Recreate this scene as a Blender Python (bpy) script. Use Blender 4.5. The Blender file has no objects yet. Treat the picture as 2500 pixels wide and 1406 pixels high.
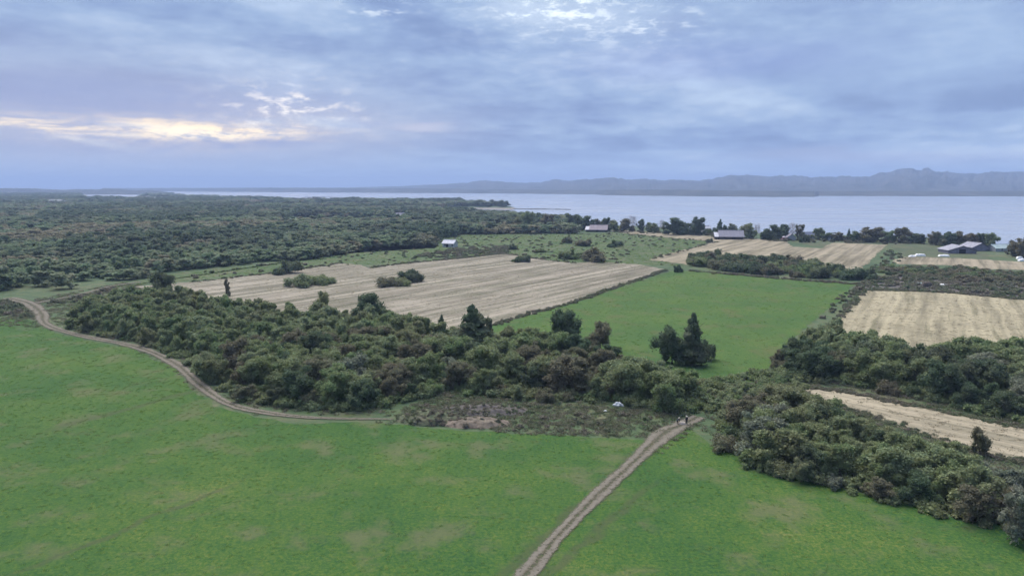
import bpy, bmesh, math
import numpy as np
from mathutils import Vector, Matrix
R = math.radians
rng = np.random.default_rng(11)
scene = bpy.context.scene
C = scene.collection

# ------------------------------------------------------------------ camera
CAM_H, FPX, HORIZON = 45.0, 1785.0, 456.0          # survey of the photograph (2500 x 1406 px)
PITCH = math.atan((703.0 - HORIZON) / FPX)
cam_d = bpy.data.cameras.new('camera'); cam = bpy.data.objects.new('camera', cam_d); C.objects.link(cam)
cam.location = (0, 0, CAM_H); cam.rotation_euler = (R(90) - PITCH, 0, 0)
cam_d.sensor_width = 36.0; cam_d.lens = 36.0 * FPX / 2500.0
cam_d.clip_start = 0.5; cam_d.clip_end = 60000
scene.camera = cam

SUN_EL, SUN_AZ = R(56), R(-24)                     # azimuth from +Y, negative = left

def ray(px, py):
    x = (px - 1250.0) / FPX; y = (703.0 - py) / FPX
    cp, sp = math.cos(PITCH), math.sin(PITCH)
    return Vector((x, cp + y * sp, -sp + y * cp))
def G(px, py, z=0.0):                              # picture point -> place on the ground
    d = ray(px, py); t = (z - CAM_H) / d.z
    return Vector((d.x * t, d.y * t, z))
def AE(px, py):                                    # picture point -> azimuth, elevation in degrees
    d = ray(px, py).normalized()
    return math.degrees(math.atan2(d.x, d.y)), math.degrees(math.asin(d.z))
def to_px(P):                                      # (N,3) -> picture coordinates, design-time layout only
    P = np.asarray(P, float); cp, sp = math.cos(PITCH), math.sin(PITCH)
    dx, dy, dz = P[:, 0], P[:, 1], P[:, 2] - CAM_H
    f = dy * cp - dz * sp; u = dy * sp + dz * cp
    f = np.where(f > 0.1, f, 0.1)
    return np.stack([1250 + FPX * dx / f, 703 - FPX * u / f], 1)

# ------------------------------------------------------------------ node helpers
class NT:
    def __init__(s, nt): s.nt = nt; nt.nodes.clear()
    def n(s, t, **k):
        x = s.nt.nodes.new(t)
        for a, b in k.items(): setattr(x, a, b)
        return x
    def put(s, sock, v):
        if isinstance(v, bpy.types.NodeSocket): s.nt.links.new(v, sock)
        elif v is not None: sock.default_value = v
    def m(s, op, a, b=None, c=None, clamp=False):
        x = s.n('ShaderNodeMath', operation=op, use_clamp=clamp)
        for i, v in enumerate((a, b, c)): s.put(x.inputs[i], v) if v is not None else None
        return x.outputs[0]
    def vm(s, op, a, b=None):
        x = s.n('ShaderNodeVectorMath', operation=op); s.put(x.inputs[0], a)
        if b is not None: s.put(x.inputs[1], b)
        return x.outputs['Value'] if op in ('DOT_PRODUCT', 'LENGTH', 'DISTANCE') else x.outputs[0]
    def mix(s, f, a, b, blend='MIX'):
        x = s.n('ShaderNodeMix', data_type='RGBA', blend_type=blend); s.put(x.inputs[0], f)
        for i, v in ((6, a), (7, b)):
            s.put(x.inputs[i], (*v, 1) if isinstance(v, tuple) and len(v) == 3 else v)
        return x.outputs[2]
    def xyz(s, x, y, z):
        c = s.n('ShaderNodeCombineXYZ')
        for i, v in enumerate((x, y, z)): s.put(c.inputs[i], v)
        return c.outputs[0]
    def sep(s, v):
        c = s.n('ShaderNodeSeparateXYZ'); s.put(c.inputs[0], v); return c.outputs
    def noise(s, vec, scale, detail=3, rough=0.55, dist=0.0):
        x = s.n('ShaderNodeTexNoise'); s.put(x.inputs['Vector'], vec)
        x.inputs['Scale'].default_value = scale; x.inputs['Detail'].default_value = detail
        x.inputs['Roughness'].default_value = rough; x.inputs['Distortion'].default_value = dist
        return x.outputs['Fac']
    def rng(s, v, a, b, c=0.0, d=1.0, smooth=True):
        x = s.n('ShaderNodeMapRange', interpolation_type='SMOOTHSTEP' if smooth else 'LINEAR')
        s.put(x.inputs[0], v)
        for i, k in enumerate((a, b, c, d)): s.put(x.inputs[1 + i], k)
        return x.outputs[0]
    def ramp(s, f, stops):
        x = s.n('ShaderNodeValToRGB'); s.put(x.inputs[0], f); e = x.color_ramp.elements
        while len(e) < len(stops): e.new(0.5)
        for i, (p, c) in enumerate(stops): e[i].position = p; e[i].color = (*c, 1)
        return x.outputs[0]
    def pos(s): return s.n('ShaderNodeNewGeometry').outputs['Position']
    def bsdf(s, col, rough=0.9, spec=0.15, bump=None, bstr=0.5, bdist=0.1, metal=0.0):
        b = s.n('ShaderNodeBsdfPrincipled'); s.put(b.inputs['Base Color'], (*col, 1) if isinstance(col, tuple) else col)
        s.put(b.inputs['Roughness'], rough); b.inputs['Specular IOR Level'].default_value = spec
        b.inputs['Metallic'].default_value = metal
        if bump is not None:
            k = s.n('ShaderNodeBump'); k.inputs['Strength'].default_value = bstr; k.inputs['Distance'].default_value = bdist
            s.put(k.inputs['Height'], bump); s.nt.links.new(k.outputs[0], b.inputs['Normal'])
        return b.outputs[0]
    def out(s, surf):
        o = s.n('ShaderNodeOutputMaterial'); s.nt.links.new(surf, o.inputs[0])
def newmat(name):
    m = bpy.data.materials.new(name); m.use_nodes = True
    return m, NT(m.node_tree)

# ------------------------------------------------------------------ sky
EXPOSURE = 2.05
SKY_GAIN = 0.265
def build_world():
    w = bpy.data.worlds.new('World'); scene.world = w; w.use_nodes = True
    t = NT(w.node_tree)
    d = t.n('ShaderNodeTexCoord').outputs['Generated']
    x, y, z = t.sep(d)
    az = t.m('MULTIPLY', t.m('ARCTAN2', x, y), 57.29578)
    el = t.m('MULTIPLY', t.m('ARCSINE', z), 57.29578)
    zc = t.m('ADD', t.m('MAXIMUM', z, 0.0), 0.07)
    u = t.m('DIVIDE', x, zc); v = t.m('DIVIDE', y, zc)
    # cloud deck seen in perspective: long bands running away to the left of the view
    ca, sa = math.cos(R(18)), math.sin(R(18))
    along = t.m('ADD', t.m('MULTIPLY', u, sa), t.m('MULTIPLY', v, ca))
    across = t.m('SUBTRACT', t.m('MULTIPLY', u, ca), t.m('MULTIPLY', v, sa))
    n_big = t.noise(t.xyz(t.m('MULTIPLY', across, 0.55), t.m('MULTIPLY', along, 0.30), 3.0), 1.0, 3, 0.55)
    n_mid = t.noise(t.xyz(t.m('MULTIPLY', across, 1.3), t.m('MULTIPLY', along, 0.75), 7.7), 1.3, 4, 0.6)
    ae = t.xyz(t.m('MULTIPLY', az, 0.045), t.m('MULTIPLY', el, 0.30), 1.5)
    n_st = t.noise(ae, 1.6, 4, 0.6)
    n_c = t.noise(t.xyz(t.m('MULTIPLY', az, 0.50), t.m('MULTIPLY', el, 1.5), 9.0), 1.2, 6, 0.66)
    s = t.m('ADD', t.m('MULTIPLY', n_big, 0.55), t.m('ADD', t.m('MULTIPLY', n_mid, 0.28), t.m('ADD', t.m('MULTIPLY', n_st, 0.16), t.m('MULTIPLY', n_c, 0.14))))
    tone = t.rng(s, 0.44, 0.69)
    cloud = t.ramp(tone, [(0.0, (0.205, 0.292, 0.515)), (0.3, (0.268, 0.376, 0.615)), (0.65, (0.345, 0.472, 0.695)), (1.0, (0.48, 0.60, 0.79))])
    # greyer, warmer air towards the sunset side, low down
    warm = t.m('MULTIPLY', t.rng(az, 4.0, -34.0), t.rng(el, 13.0, 0.5))
    cloud = t.mix(t.m('MULTIPLY', warm, 0.85), cloud, (0.50, 0.51, 0.64))
    # the lowest air is paler
    cloud = t.mix(t.m('MULTIPLY', t.rng(el, 4.0, 0.2), 0.5), cloud, (0.50, 0.68, 0.92))
    # features of this evening's cloud, by direction
    wv = t.xyz(az, t.m('ADD', el, t.m('MULTIPLY_ADD', n_st, 1.8, -0.9)), 0.0)
    def blob(px, py, wx, wy, amp=1.0):
        a, e = AE(px, py); sx = wx / FPX * 57.3; sy = wy / FPX * 57.3
        x_ = t.n('ShaderNodeVectorMath', operation='MULTIPLY_ADD'); t.put(x_.inputs[0], wv)
        x_.inputs[1].default_value = (1 / sx, 1 / sy, 0); x_.inputs[2].default_value = (-a / sx, -e / sy, 0)
        q = t.vm('DOT_PRODUCT', x_.outputs[0], x_.outputs[0])
        return t.m('DIVIDE', amp, t.m('MULTIPLY_ADD', q, q, 1.0))
    def add(c, f, col): return t.mix(t.m('MINIMUM', f, 1.0), c, col)
    hole = t.rng(n_c, 0.50, 0.66)
    n_h = t.noise(t.xyz(t.m('MULTIPLY', az, 0.16), t.m('MULTIPLY', el, 2.2), 2.0), 1.4, 5, 0.64)
    streak = t.rng(n_h, 0.36, 0.60)
    # dull violet veil and rosy halo about the gap
    cloud = add(cloud, blob(430, 300, 480, 70, 0.66), (0.56, 0.56, 0.66))
    # bright sunset gap
    gap = t.m('MULTIPLY', streak, t.m('MULTIPLY_ADD', t.rng(n_c, 0.38, 0.60), 0.75, 0.30))
    cloud = add(cloud, t.m('MULTIPLY', blob(500, 318, 165, 23, 1.2), gap), (1.5, 1.14, 0.66))
    cloud = add(cloud, t.m('MULTIPLY', blob(110, 305, 250, 17, 0.9), gap), (1.35, 1.10, 0.74))
    cloud = add(cloud, t.m('MULTIPLY', blob(480, 324, 130, 19, 1.1), t.rng(n_c, 0.36, 0.54)), (1.6, 1.28, 0.80))
    # broken bright flecks over it, and the white breaks at the top
    cloud = add(cloud, t.m('MULTIPLY', blob(705, 262, 120, 36, 1.2), hole), (1.15, 1.08, 1.0))
    h2 = t.m('MULTIPLY_ADD', hole, 0.85, 0.15)
    cloud = add(cloud, t.m('MULTIPLY', blob(1345, 18, 120, 52, 1.1), h2), (0.98, 1.08, 1.12))
    cloud = add(cloud, t.m('MULTIPLY', blob(1575, 55, 110, 46, 0.85), h2), (0.85, 0.95, 1.05))
    cloud = add(cloud, t.m('MULTIPLY', blob(920, 18, 60, 18, 0.7), hole), (0.8, 0.9, 1.0))
    cloud = add(cloud, blob(1030, 313, 60, 8, 0.5), (0.75, 0.70, 0.76))
    cloud = add(cloud, blob(2130, 383, 300, 14, 0.34), (0.60, 0.61, 0.76))
    cloud = add(cloud, blob(2250, 140, 380, 90, 0.34), (0.43, 0.58, 0.80))
    cloud = add(cloud, blob(1720, 150, 300, 45, 0.42), (0.235, 0.305, 0.62))
    cloud = add(cloud, blob(200, 235, 330, 40, 0.5), (0.24, 0.315, 0.59))
    # dark bank under the gap
    cloud = add(cloud, blob(610, 350, 165, 14, 0.6), (0.27, 0.345, 0.60))
    cloud = add(cloud, blob(150, 356, 260, 18, 0.42), (0.34, 0.38, 0.58))
    cloud = add(cloud, blob(870, 301, 60, 8, 0.42), (0.28, 0.36, 0.62))
    sky = t.n('ShaderNodeTexSky', sky_type='NISHITA', sun_disc=False, sun_elevation=SUN_EL, sun_rotation=SUN_AZ, altitude=50)
    # thin places in the deck let a little of the clear sky through
    thin = t.m('MULTIPLY', t.rng(s, 0.62, 0.78), 0.25)
    b1 = t.n('ShaderNodeBackground'); t.put(b1.inputs[0], cloud); b1.inputs[1].default_value = SKY_GAIN
    b2 = t.n('ShaderNodeBackground'); t.put(b2.inputs[0], sky.outputs[0]); b2.inputs[1].default_value = 0.05
    mx = t.n('ShaderNodeMixShader'); t.put(mx.inputs[0], thin)
    t.nt.links.new(b1.outputs[0], mx.inputs[1]); t.nt.links.new(b2.outputs[0], mx.inputs[2])
    o = t.n('ShaderNodeOutputWorld'); t.nt.links.new(mx.outputs[0], o.inputs[0])
    w.cycles.sampling_method = 'MANUAL'; w.cycles.sample_map_resolution = 512
build_world()

sun_d = bpy.data.lights.new('sun', 'SUN'); sun_d.energy = 1.5; sun_d.angle = R(60); sun_d.color = (1.0, 0.94, 0.86)
sun = bpy.data.objects.new('sun', sun_d); C.objects.link(sun)
sv = Vector((math.sin(SUN_AZ) * math.cos(SUN_EL), math.cos(SUN_AZ) * math.cos(SUN_EL), math.sin(SUN_EL)))
sun.rotation_euler = (-sv).to_track_quat('-Z', 'Y').to_euler(); sun.location = (-200, 300, 400)

vs = scene.view_settings
vs.view_transform = 'Standard'; vs.look = 'None'; vs.exposure = EXPOSURE; vs.gamma = 1.0; vs.use_curve_mapping = False
scene.render.engine = 'CYCLES'
cy = scene.cycles
cy.max_bounces = 5; cy.diffuse_bounces = 3; cy.transmission_bounces = 3; cy.glossy_bounces = 2; cy.transparent_max_bounces = 12; cy.volume_bounces = 0
cy.use_denoising = True; cy.use_adaptive_sampling = True; cy.adaptive_threshold = 0.02; cy.caustics_reflective = False; cy.caustics_refractive = False

# ------------------------------------------------------------------ object helpers
def tag(o, label=None, cat=None, group=None, kind=None):
    if label: o['label'] = label
    if cat: o['category'] = cat
    if group: o['group'] = group
    if kind: o['kind'] = kind
    return o
def link(o, parent=None):
    C.objects.link(o)
    if parent: o.parent = parent
    return o
def mesh_np(name, V, F, mat=None, smooth=False):
    me = bpy.data.meshes.new(name)
    me.from_pydata([tuple(v) for v in V] if not isinstance(V, list) else V, [], F)
    if mat: me.materials.append(mat)
    if smooth: me.shade_smooth()
    me.update(); return me
def empty(name, loc, rz=0.0, s=(1, 1, 1)):
    o = bpy.data.objects.new(name, None); C.objects.link(o)
    o.empty_display_size = 0.3; o.location = loc; o.rotation_euler = (0, 0, rz); o.scale = s
    return o
def inside(P, poly):
    P = np.asarray(P, float); x, y = P[:, 0], P[:, 1]; c = np.zeros(len(P), bool); n = len(poly)
    for i in range(n):
        x0, y0 = poly[i]; x1, y1 = poly[(i + 1) % n]
        if y0 == y1: continue
        k = ((y0 > y) != (y1 > y)) & (x < (x1 - x0) * (y - y0) / (y1 - y0) + x0); c ^= k
    return c
def dist_poly(P, poly, closed=True):
    P = np.asarray(P, float)[:, :2]; d = np.full(len(P), 1e9); n = len(poly)
    for i in range(n if closed else n - 1):
        a = np.array(poly[i][:2], float); b = np.array(poly[(i + 1) % n][:2], float); ab = b - a
        tt = np.clip(((P - a) @ ab) / max(ab @ ab, 1e-9), 0, 1)
        d = np.minimum(d, np.hypot(*(P - a - tt[:, None] * ab).T))
    return d
def W(poly, z=0.0): return [tuple(G(px, py, z)[:2]) for px, py in poly]

# ------------------------------------------------------------------ materials
def lines_mask(t, p, segs):
    """worn wheel marks: distance to given ground lines"""
    x, y, z = t.sep(p); tot = None
    wob = t.m('MULTIPLY', t.m('SUBTRACT', t.noise(p, 0.12, 2), 0.5), 5.0)
    for a, b, wd in segs:
        a = Vector(a[:2]); b = Vector(b[:2]); e = (b - a); L = e.length; e.normalize()
        rx = t.m('SUBTRACT', x, a.x); ry = t.m('SUBTRACT', y, a.y)
        al = t.m('ADD', t.m('MULTIPLY', rx, e.x), t.m('MULTIPLY', ry, e.y))
        ac = t.m('ADD', t.m('ADD', t.m('MULTIPLY', rx, -e.y), t.m('MULTIPLY', ry, e.x)), wob)
        k = t.m('MULTIPLY', t.rng(t.m('ABSOLUTE', ac), wd * 1.6, wd * 0.3), t.m('MULTIPLY', t.rng(al, -8.0, 6.0), t.rng(al, L + 8, L - 6)))
        tot = k if tot is None else t.m('MAXIMUM', tot, k)
    return tot
def grass_mat(name, stops, dry, dry_amt, marks=None):
    m, t = newmat(name); p = t.pos()
    a = t.noise(p, 0.035, 4, 0.6); b = t.noise(p, 0.35, 3, 0.6); c = t.noise(p, 1.9, 4, 0.85)
    f = t.m('ADD', t.m('MULTIPLY', a, 0.50), t.m('ADD', t.m('MULTIPLY', b, 0.22), t.m('MULTIPLY', t.rng(c, 0.36, 0.64), 0.30)))
    col = t.ramp(t.rng(f, 0.30, 0.76, smooth=False), stops)
    q = t.noise(t.vm('ADD', p, (91.0, 17.0, 0)), 0.09, 5, 0.65)
    col = t.mix(t.m('MULTIPLY', t.rng(q, 0.5, 0.68), dry_amt), col, dry)
    if marks:
        k = t.m('MULTIPLY', lines_mask(t, p, marks), t.rng(t.noise(p, 0.5, 3), 0.2, 0.5))
        col = t.mix(t.m('MULTIPLY', k, 0.6), col, (0.058, 0.066, 0.036))
    t.out(t.bsdf(col, 0.95, 0.1, t.noise(p, 1.6, 4, 0.7), 0.15, 0.08)); return m
GRASS_STOPS = [(0.0, (0.018, 0.060, 0.020)), (0.3, (0.032, 0.083, 0.021)), (0.55, (0.049, 0.101, 0.021)), (0.8, (0.080, 0.120, 0.026)), (1.0, (0.140, 0.150, 0.045))]
MARKS = [(G(140, 1045), G(490, 950), 1.1), (G(60, 1395), G(560, 1185), 0.6), (G(1560, 1110), G(1210, 1420), 1.0), (G(1580, 1190), G(1320, 1420), 0.7)]
M = {}
M['meadow'] = grass_mat('meadow_grass', GRASS_STOPS, (0.12, 0.115, 0.065), 0.55, MARKS)
M['green_field'] = grass_mat('green_field_grass', [(0.0, (0.032, 0.076, 0.026)), (0.35, (0.046, 0.098, 0.026)), (0.7, (0.072, 0.119, 0.027)), (1.0, (0.115, 0.142, 0.043))], (0.099, 0.096, 0.045), 0.6,
                              [(G(1630, 690), G(2010, 730), 0.7)])
M['rough_meadow'] = grass_mat('rough_meadow_grass', [(0.0, (0.040, 0.070, 0.034)), (0.5, (0.069, 0.104, 0.044)), (1.0, (0.132, 0.140, 0.067))], (0.123, 0.111, 0.071), 0.9)
M['paddock'] = grass_mat('paddock_grass', [(0.0, (0.045, 0.062, 0.038)), (0.5, (0.078, 0.098, 0.052)), (1.0, (0.125, 0.128, 0.075))], (0.115, 0.105, 0.08), 0.9)
M['scrub_ground'] = grass_mat('scrub_ground', [(0.0, (0.04, 0.055, 0.035)), (0.5, (0.085, 0.10, 0.06)), (1.0, (0.14, 0.14, 0.085))], (0.13, 0.11, 0.09), 0.8)
M['brown_ground'] = grass_mat('brown_ground', [(0.0, (0.045, 0.04, 0.042)), (0.5, (0.10, 0.09, 0.085)), (1.0, (0.17, 0.15, 0.14))], (0.07, 0.085, 0.05), 0.8)
def land_mat():
    m, t = newmat('land'); p = t.pos(); z = t.sep(p)[2]
    a = t.noise(p, 0.02, 5, 0.6); b = t.noise(p, 0.25, 4, 0.65)
    f = t.m('ADD', t.m('MULTIPLY', a, 0.5), t.m('MULTIPLY', b, 0.5))
    col = t.ramp(t.rng(f, 0.33, 0.68, smooth=False), [(0, (0.035, 0.055, 0.035)), (0.45, (0.065, 0.10, 0.05)), (0.75, (0.105, 0.115, 0.065)), (1, (0.15, 0.14, 0.09))])
    col = t.mix(t.rng(z, -1.2, -4.5), col, (0.22, 0.20, 0.18))          # bare shore
    t.out(t.bsdf(col, 0.95, 0.1, b, 0.8, 0.4)); return m
M['land'] = land_mat()
def straw_mat(name, direction, pale, dull, weed, row=0.42, weed_lo=0.60):
    m, t = newmat(name); p = t.pos(); x, y, z = t.sep(p); e = Vector(direction[:2]).normalized()
    al = t.m('ADD', t.m('MULTIPLY', x, e.x), t.m('MULTIPLY', y, e.y))
    ac = t.m('ADD', t.m('MULTIPLY', x, -e.y), t.m('MULTIPLY', y, e.x))
    ac = t.m('ADD', ac, t.m('MULTIPLY', t.noise(p, 0.02, 2), 4.0))
    s1 = t.noise(t.xyz(t.m('MULTIPLY', ac, row), t.m('MULTIPLY', al, 0.007), 0.0), 1.0, 3, 0.6)
    s2 = t.noise(t.xyz(t.m('MULTIPLY', ac, row * 3.2), t.m('MULTIPLY', al, 0.02), 5.0), 1.0, 2, 0.6)
    g = t.noise(p, 1.1, 3, 0.7); pch = t.noise(p, 0.05, 4, 0.6)
    f = t.m('ADD', t.m('MULTIPLY', s1, 0.55), t.m('ADD', t.m('MULTIPLY', s2, 0.2), t.m('ADD', t.m('MULTIPLY', g, 0.11), t.m('MULTIPLY', pch, 0.24))))
    col = t.ramp(t.rng(f, 0.44, 0.66, smooth=False), [(0, dull), (0.35, tuple(0.5 * a + 0.5 * b for a, b in zip(dull, pale))), (0.65, pale), (1, tuple(min(1, 1.18 * a) for a in pale))])
    wd = t.noise(t.xyz(t.m('MULTIPLY', ac, 0.30), t.m('MULTIPLY', al, 0.014), 13.0), 1.0, 3, 0.55)
    wk = t.m('MULTIPLY', t.rng(wd, weed_lo, weed_lo + 0.10), t.rng(g, 0.35, 0.6))
    col = t.mix(t.m('MULTIPLY', wk, 0.8), col, weed)
    h = t.m('ADD', t.m('MULTIPLY', s2, 0.6), t.m('MULTIPLY', g, 0.5))
    t.out(t.bsdf(col, 0.95, 0.1, h, 0.25, 0.12)); return m
dirA = G(1600, 648) - G(960, 775)
dirB = G(2105, 655) - G(2165, 600)
dirC = G(2056, 775) - G(2108, 710)
dirD = G(2500, 1060) - G(1990, 955)
M['straw_a'] = straw_mat('pale_stubble', dirA, (0.252, 0.224, 0.179), (0.122, 0.108, 0.081), (0.073, 0.080, 0.044), 0.15, 0.47)
M['straw_b'] = straw_mat('striped_stubble', dirB, (0.253, 0.218, 0.158), (0.120, 0.106, 0.072), (0.084, 0.088, 0.050), 0.22, 0.57)
M['straw_c'] = straw_mat('yellow_stubble', dirC, (0.297, 0.262, 0.178), (0.175, 0.156, 0.105), (0.119, 0.113, 0.067), 0.22, 0.58)
M['straw_d'] = straw_mat('strip_stubble', dirD, (0.297, 0.258, 0.189), (0.178, 0.160, 0.114), (0.126, 0.122, 0.079), 0.5, 0.62)
def track_mat():
    m, t = newmat('dirt_track'); p = t.pos()
    uv = t.n('ShaderNodeUVMap', uv_map='UVMap').outputs[0]; u = t.sep(uv)[0]
    wob = t.m('MULTIPLY', t.m('SUBTRACT', t.noise(p, 0.30, 3, 0.55), 0.5), 0.18)
    uu = t.m('ADD', u, wob); n = t.noise(p, 1.3, 4, 0.7)
    au = t.m('ABSOLUTE', t.m('SUBTRACT', uu, 0.5))
    verge = t.rng(au, 0.52, 0.12); rut = t.rng(t.m('ABSOLUTE', t.m('SUBTRACT', au, 0.19)), 0.20, 0.02)
    fine = t.noise(p, 3.0, 4, 0.75)
    k = t.m('MULTIPLY_ADD', rut, 0.34, t.m('MULTIPLY', verge, 0.52))
    k = t.rng(t.m('ADD', k, t.m('ADD', t.m('MULTIPLY_ADD', n, 1.0, -0.5), t.m('MULTIPLY_ADD', fine, 1.5, -0.75))), 0.08, 0.85)
    col = t.mix(t.m('MULTIPLY', rut, 0.8), (0.110, 0.100, 0.072), t.ramp(t.m('MULTIPLY_ADD', fine, 0.5, t.m('MULTIPLY', n, 0.5)), [(0.3, (0.125, 0.112, 0.092)), (0.7, (0.215, 0.192, 0.165))]))
    b = t.bsdf(col, 0.95, 0.08, n, 0.8, 0.12)
    tr = t.n('ShaderNodeBsdfTransparent'); mx = t.n('ShaderNodeMixShader'); t.put(mx.inputs[0], k)
    t.nt.links.new(tr.outputs[0], mx.inputs[1]); t.nt.links.new(b, mx.inputs[2]); t.out(mx.outputs[0]); return m
M['track'] = track_mat()
def foliage_mat(name, stops, patch, amt, lvar=(0.55, 1.45), ps=0.05):
    m, t = newmat(name); p = t.pos()
    oi = t.n('ShaderNodeObjectInfo').outputs['Random']
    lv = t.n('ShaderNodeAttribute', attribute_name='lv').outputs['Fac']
    f = t.m('ADD', t.m('MULTIPLY', oi, 0.42), t.m('MULTIPLY_ADD', lv, 0.22, t.m('MULTIPLY', t.rng(t.noise(p, 0.32, 3, 0.7), 0.3, 0.7), 0.36)))
    col = t.ramp(f, stops)
    q = t.noise(p, ps, 3, 0.6)
    col = t.mix(t.m('MULTIPLY', t.rng(q, 0.46, 0.66), amt), col, patch)
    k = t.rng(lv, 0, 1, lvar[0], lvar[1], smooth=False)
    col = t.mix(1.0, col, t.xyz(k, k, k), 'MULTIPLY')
    tl = t.n('ShaderNodeBsdfTranslucent'); t.put(tl.inputs[0], col); mx = t.n('ShaderNodeMixShader'); mx.inputs[0].default_value = 0.38
    t.nt.links.new(t.bsdf(col, 0.8, 0.18), mx.inputs[1]); t.nt.links.new(tl.outputs[0], mx.inputs[2]); t.out(mx.outputs[0]); return m
M['leaf'] = foliage_mat('foliage', [(0.0, (0.126, 0.190, 0.096)), (0.3, (0.151, 0.213, 0.093)), (0.55, (0.182, 0.210, 0.101)), (0.8, (0.195, 0.249, 0.140)), (1.0, (0.236, 0.232, 0.131))], (0.193, 0.169, 0.103), 0.45, (0.72, 1.4))
M['leaf_dark'] = foliage_mat('dark_foliage', [(0.0, (0.072, 0.116, 0.066)), (0.5, (0.087, 0.127, 0.069)), (1.0, (0.112, 0.122, 0.076))], (0.101, 0.093, 0.069), 0.4, (0.72, 1.4))
M['leaf_brown'] = foliage_mat('brown_foliage', [(0.0, (0.136, 0.140, 0.088)), (0.5, (0.159, 0.150, 0.098)), (1.0, (0.134, 0.166, 0.091))], (0.166, 0.136, 0.103), 0.4, (0.72, 1.4))
M['leaf_pale'] = foliage_mat('grey_green_foliage', [(0.0, (0.146, 0.184, 0.138)), (0.5, (0.183, 0.208, 0.150)), (1.0, (0.194, 0.196, 0.138))], (0.183, 0.166, 0.138), 0.4)
M['leaf_bare'] = foliage_mat('bare_twig_haze', [(0.0, (0.17, 0.15, 0.16)), (1.0, (0.22, 0.195, 0.20))], (0.18, 0.16, 0.16), 0.3)
M['leaf_forest'] = foliage_mat('forest_foliage', [(0.0, (0.143, 0.219, 0.135)), (0.35, (0.171, 0.239, 0.131)), (0.7, (0.193, 0.226, 0.139)), (1.0, (0.237, 0.245, 0.160))], (0.220, 0.196, 0.142), 0.7, (0.8, 1.25), 0.012)
M['leaf_forest_dark'] = foliage_mat('dark_forest_foliage', [(0.0, (0.094, 0.142, 0.093)), (0.5, (0.116, 0.162, 0.097)), (1.0, (0.143, 0.160, 0.100))], (0.132, 0.131, 0.091), 0.5, (0.8, 1.25), 0.012)
M['leaf_forest_brown'] = foliage_mat('brown_forest_foliage', [(0.0, (0.204, 0.192, 0.131)), (0.5, (0.237, 0.222, 0.142)), (1.0, (0.209, 0.234, 0.135))], (0.231, 0.188, 0.148), 0.5, (0.8, 1.25), 0.012)
M['tuft'] = foliage_mat('grass_blades', [(0.0, (0.093, 0.189, 0.065)), (0.35, (0.128, 0.235, 0.068)), (0.7, (0.177, 0.269, 0.070)), (1.0, (0.277, 0.308, 0.106))], (0.203, 0.196, 0.088), 0.55, (0.85, 1.15))
M['tuft_dry'] = foliage_mat('dry_blades', [(0.0, (0.20, 0.18, 0.125)), (0.5, (0.29, 0.255, 0.185)), (1.0, (0.37, 0.32, 0.24))], (0.19, 0.185, 0.115), 0.6)
M['tuft_scrub'] = foliage_mat('scrub_blades', [(0.0, (0.081, 0.130, 0.073)), (0.4, (0.146, 0.178, 0.097)), (0.8, (0.211, 0.186, 0.146)), (1.0, (0.275, 0.243, 0.211))], (0.194, 0.162, 0.138), 0.6)
def plain(name, col, rough=0.8, nscale=3.0, var=0.25, spec=0.2, metal=0.0, bump=0.2):
    m, t = newmat(name); tc = t.n('ShaderNodeTexCoord').outputs['Object']
    n = t.noise(tc, nscale, 5, 0.65)
    k = t.rng(n, 0.3, 0.7, 1 - var, 1 + var, smooth=False)
    t.out(t.bsdf(t.mix(1.0, col, t.xyz(k, k, k), 'MULTIPLY'), rough, spec, n, bump, 0.03, metal)); return m
M['bark'] = plain('bark', (0.09, 0.075, 0.062), 0.95, 4.0, 0.4)
M['pale_bark'] = plain('pale_bark', (0.42, 0.39, 0.36), 0.9, 4.0, 0.3)

# ------------------------------------------------------------------ land and water
WZ = -6.0
shore_px = [(-1400, 473), (0, 473.5), (205, 475.2), (210, 482), (220, 491), (330, 491), (336, 483), (345, 477), (428, 478), (440, 482), (520, 486), (640, 489), (700, 492), (735, 496), (860, 495),
            (950, 495), (1100, 498), (1180, 502), (1235, 507.5), (1262, 510.5), (1235, 511.2), (1190, 510), (1120, 511.5), (1075, 515.5), (1062, 519), (1085, 525), (1170, 531), (1280, 540), (1400, 551), (1500, 560),
            (1700, 571), (1900, 584), (2000, 586), (2200, 591), (2400, 600), (2440, 612), (2520, 606), (2700, 600), (3000, 612)]
land_poly = [tuple(G(a, b, WZ)[:2]) for a, b in shore_px]
land_poly += [(2500, 600), (4000, -4000), (-9000, -4000), (-9000, 4600)]
def land_sd(P):
    d = dist_poly(P, land_poly); return np.where(inside(P, land_poly), d, -d)
def ground_z(P):
    s = land_sd(P); k = np.clip((s + 14) / 26.0, 0, 1); k = k * k * (3 - 2 * k)
    return -9.0 + 9.0 * k
def polar(azs, rs):
    A, Rr = np.meshgrid(azs, rs); return np.stack([Rr * np.sin(A), Rr * np.cos(A)], -1).reshape(-1, 2)
def grid_faces(nr, na, wrap=False):
    F = []
    for i in range(nr - 1):
        for j in range(na if wrap else na - 1):
            a = i * na + j; b = i * na + (j + 1) % na; F.append((a, b, b + na, a + na))
    return F
azs = np.radians(np.concatenate([np.arange(-180, -50, 4.0), np.arange(-50, 50, 0.28), np.arange(50, 180, 4.0)]))
rs = np.concatenate([[0.5], np.geomspace(20, 20000, 330)])
P = polar(azs, rs); Z = ground_z(P)
me = mesh_np('ground', np.c_[P, Z], grid_faces(len(rs), len(azs), True), M['land'], True)
tag(link(bpy.data.objects.new('ground', me)), 'flat scrubby land of the plain reaching the lake shore', 'ground', kind='structure')

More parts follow.
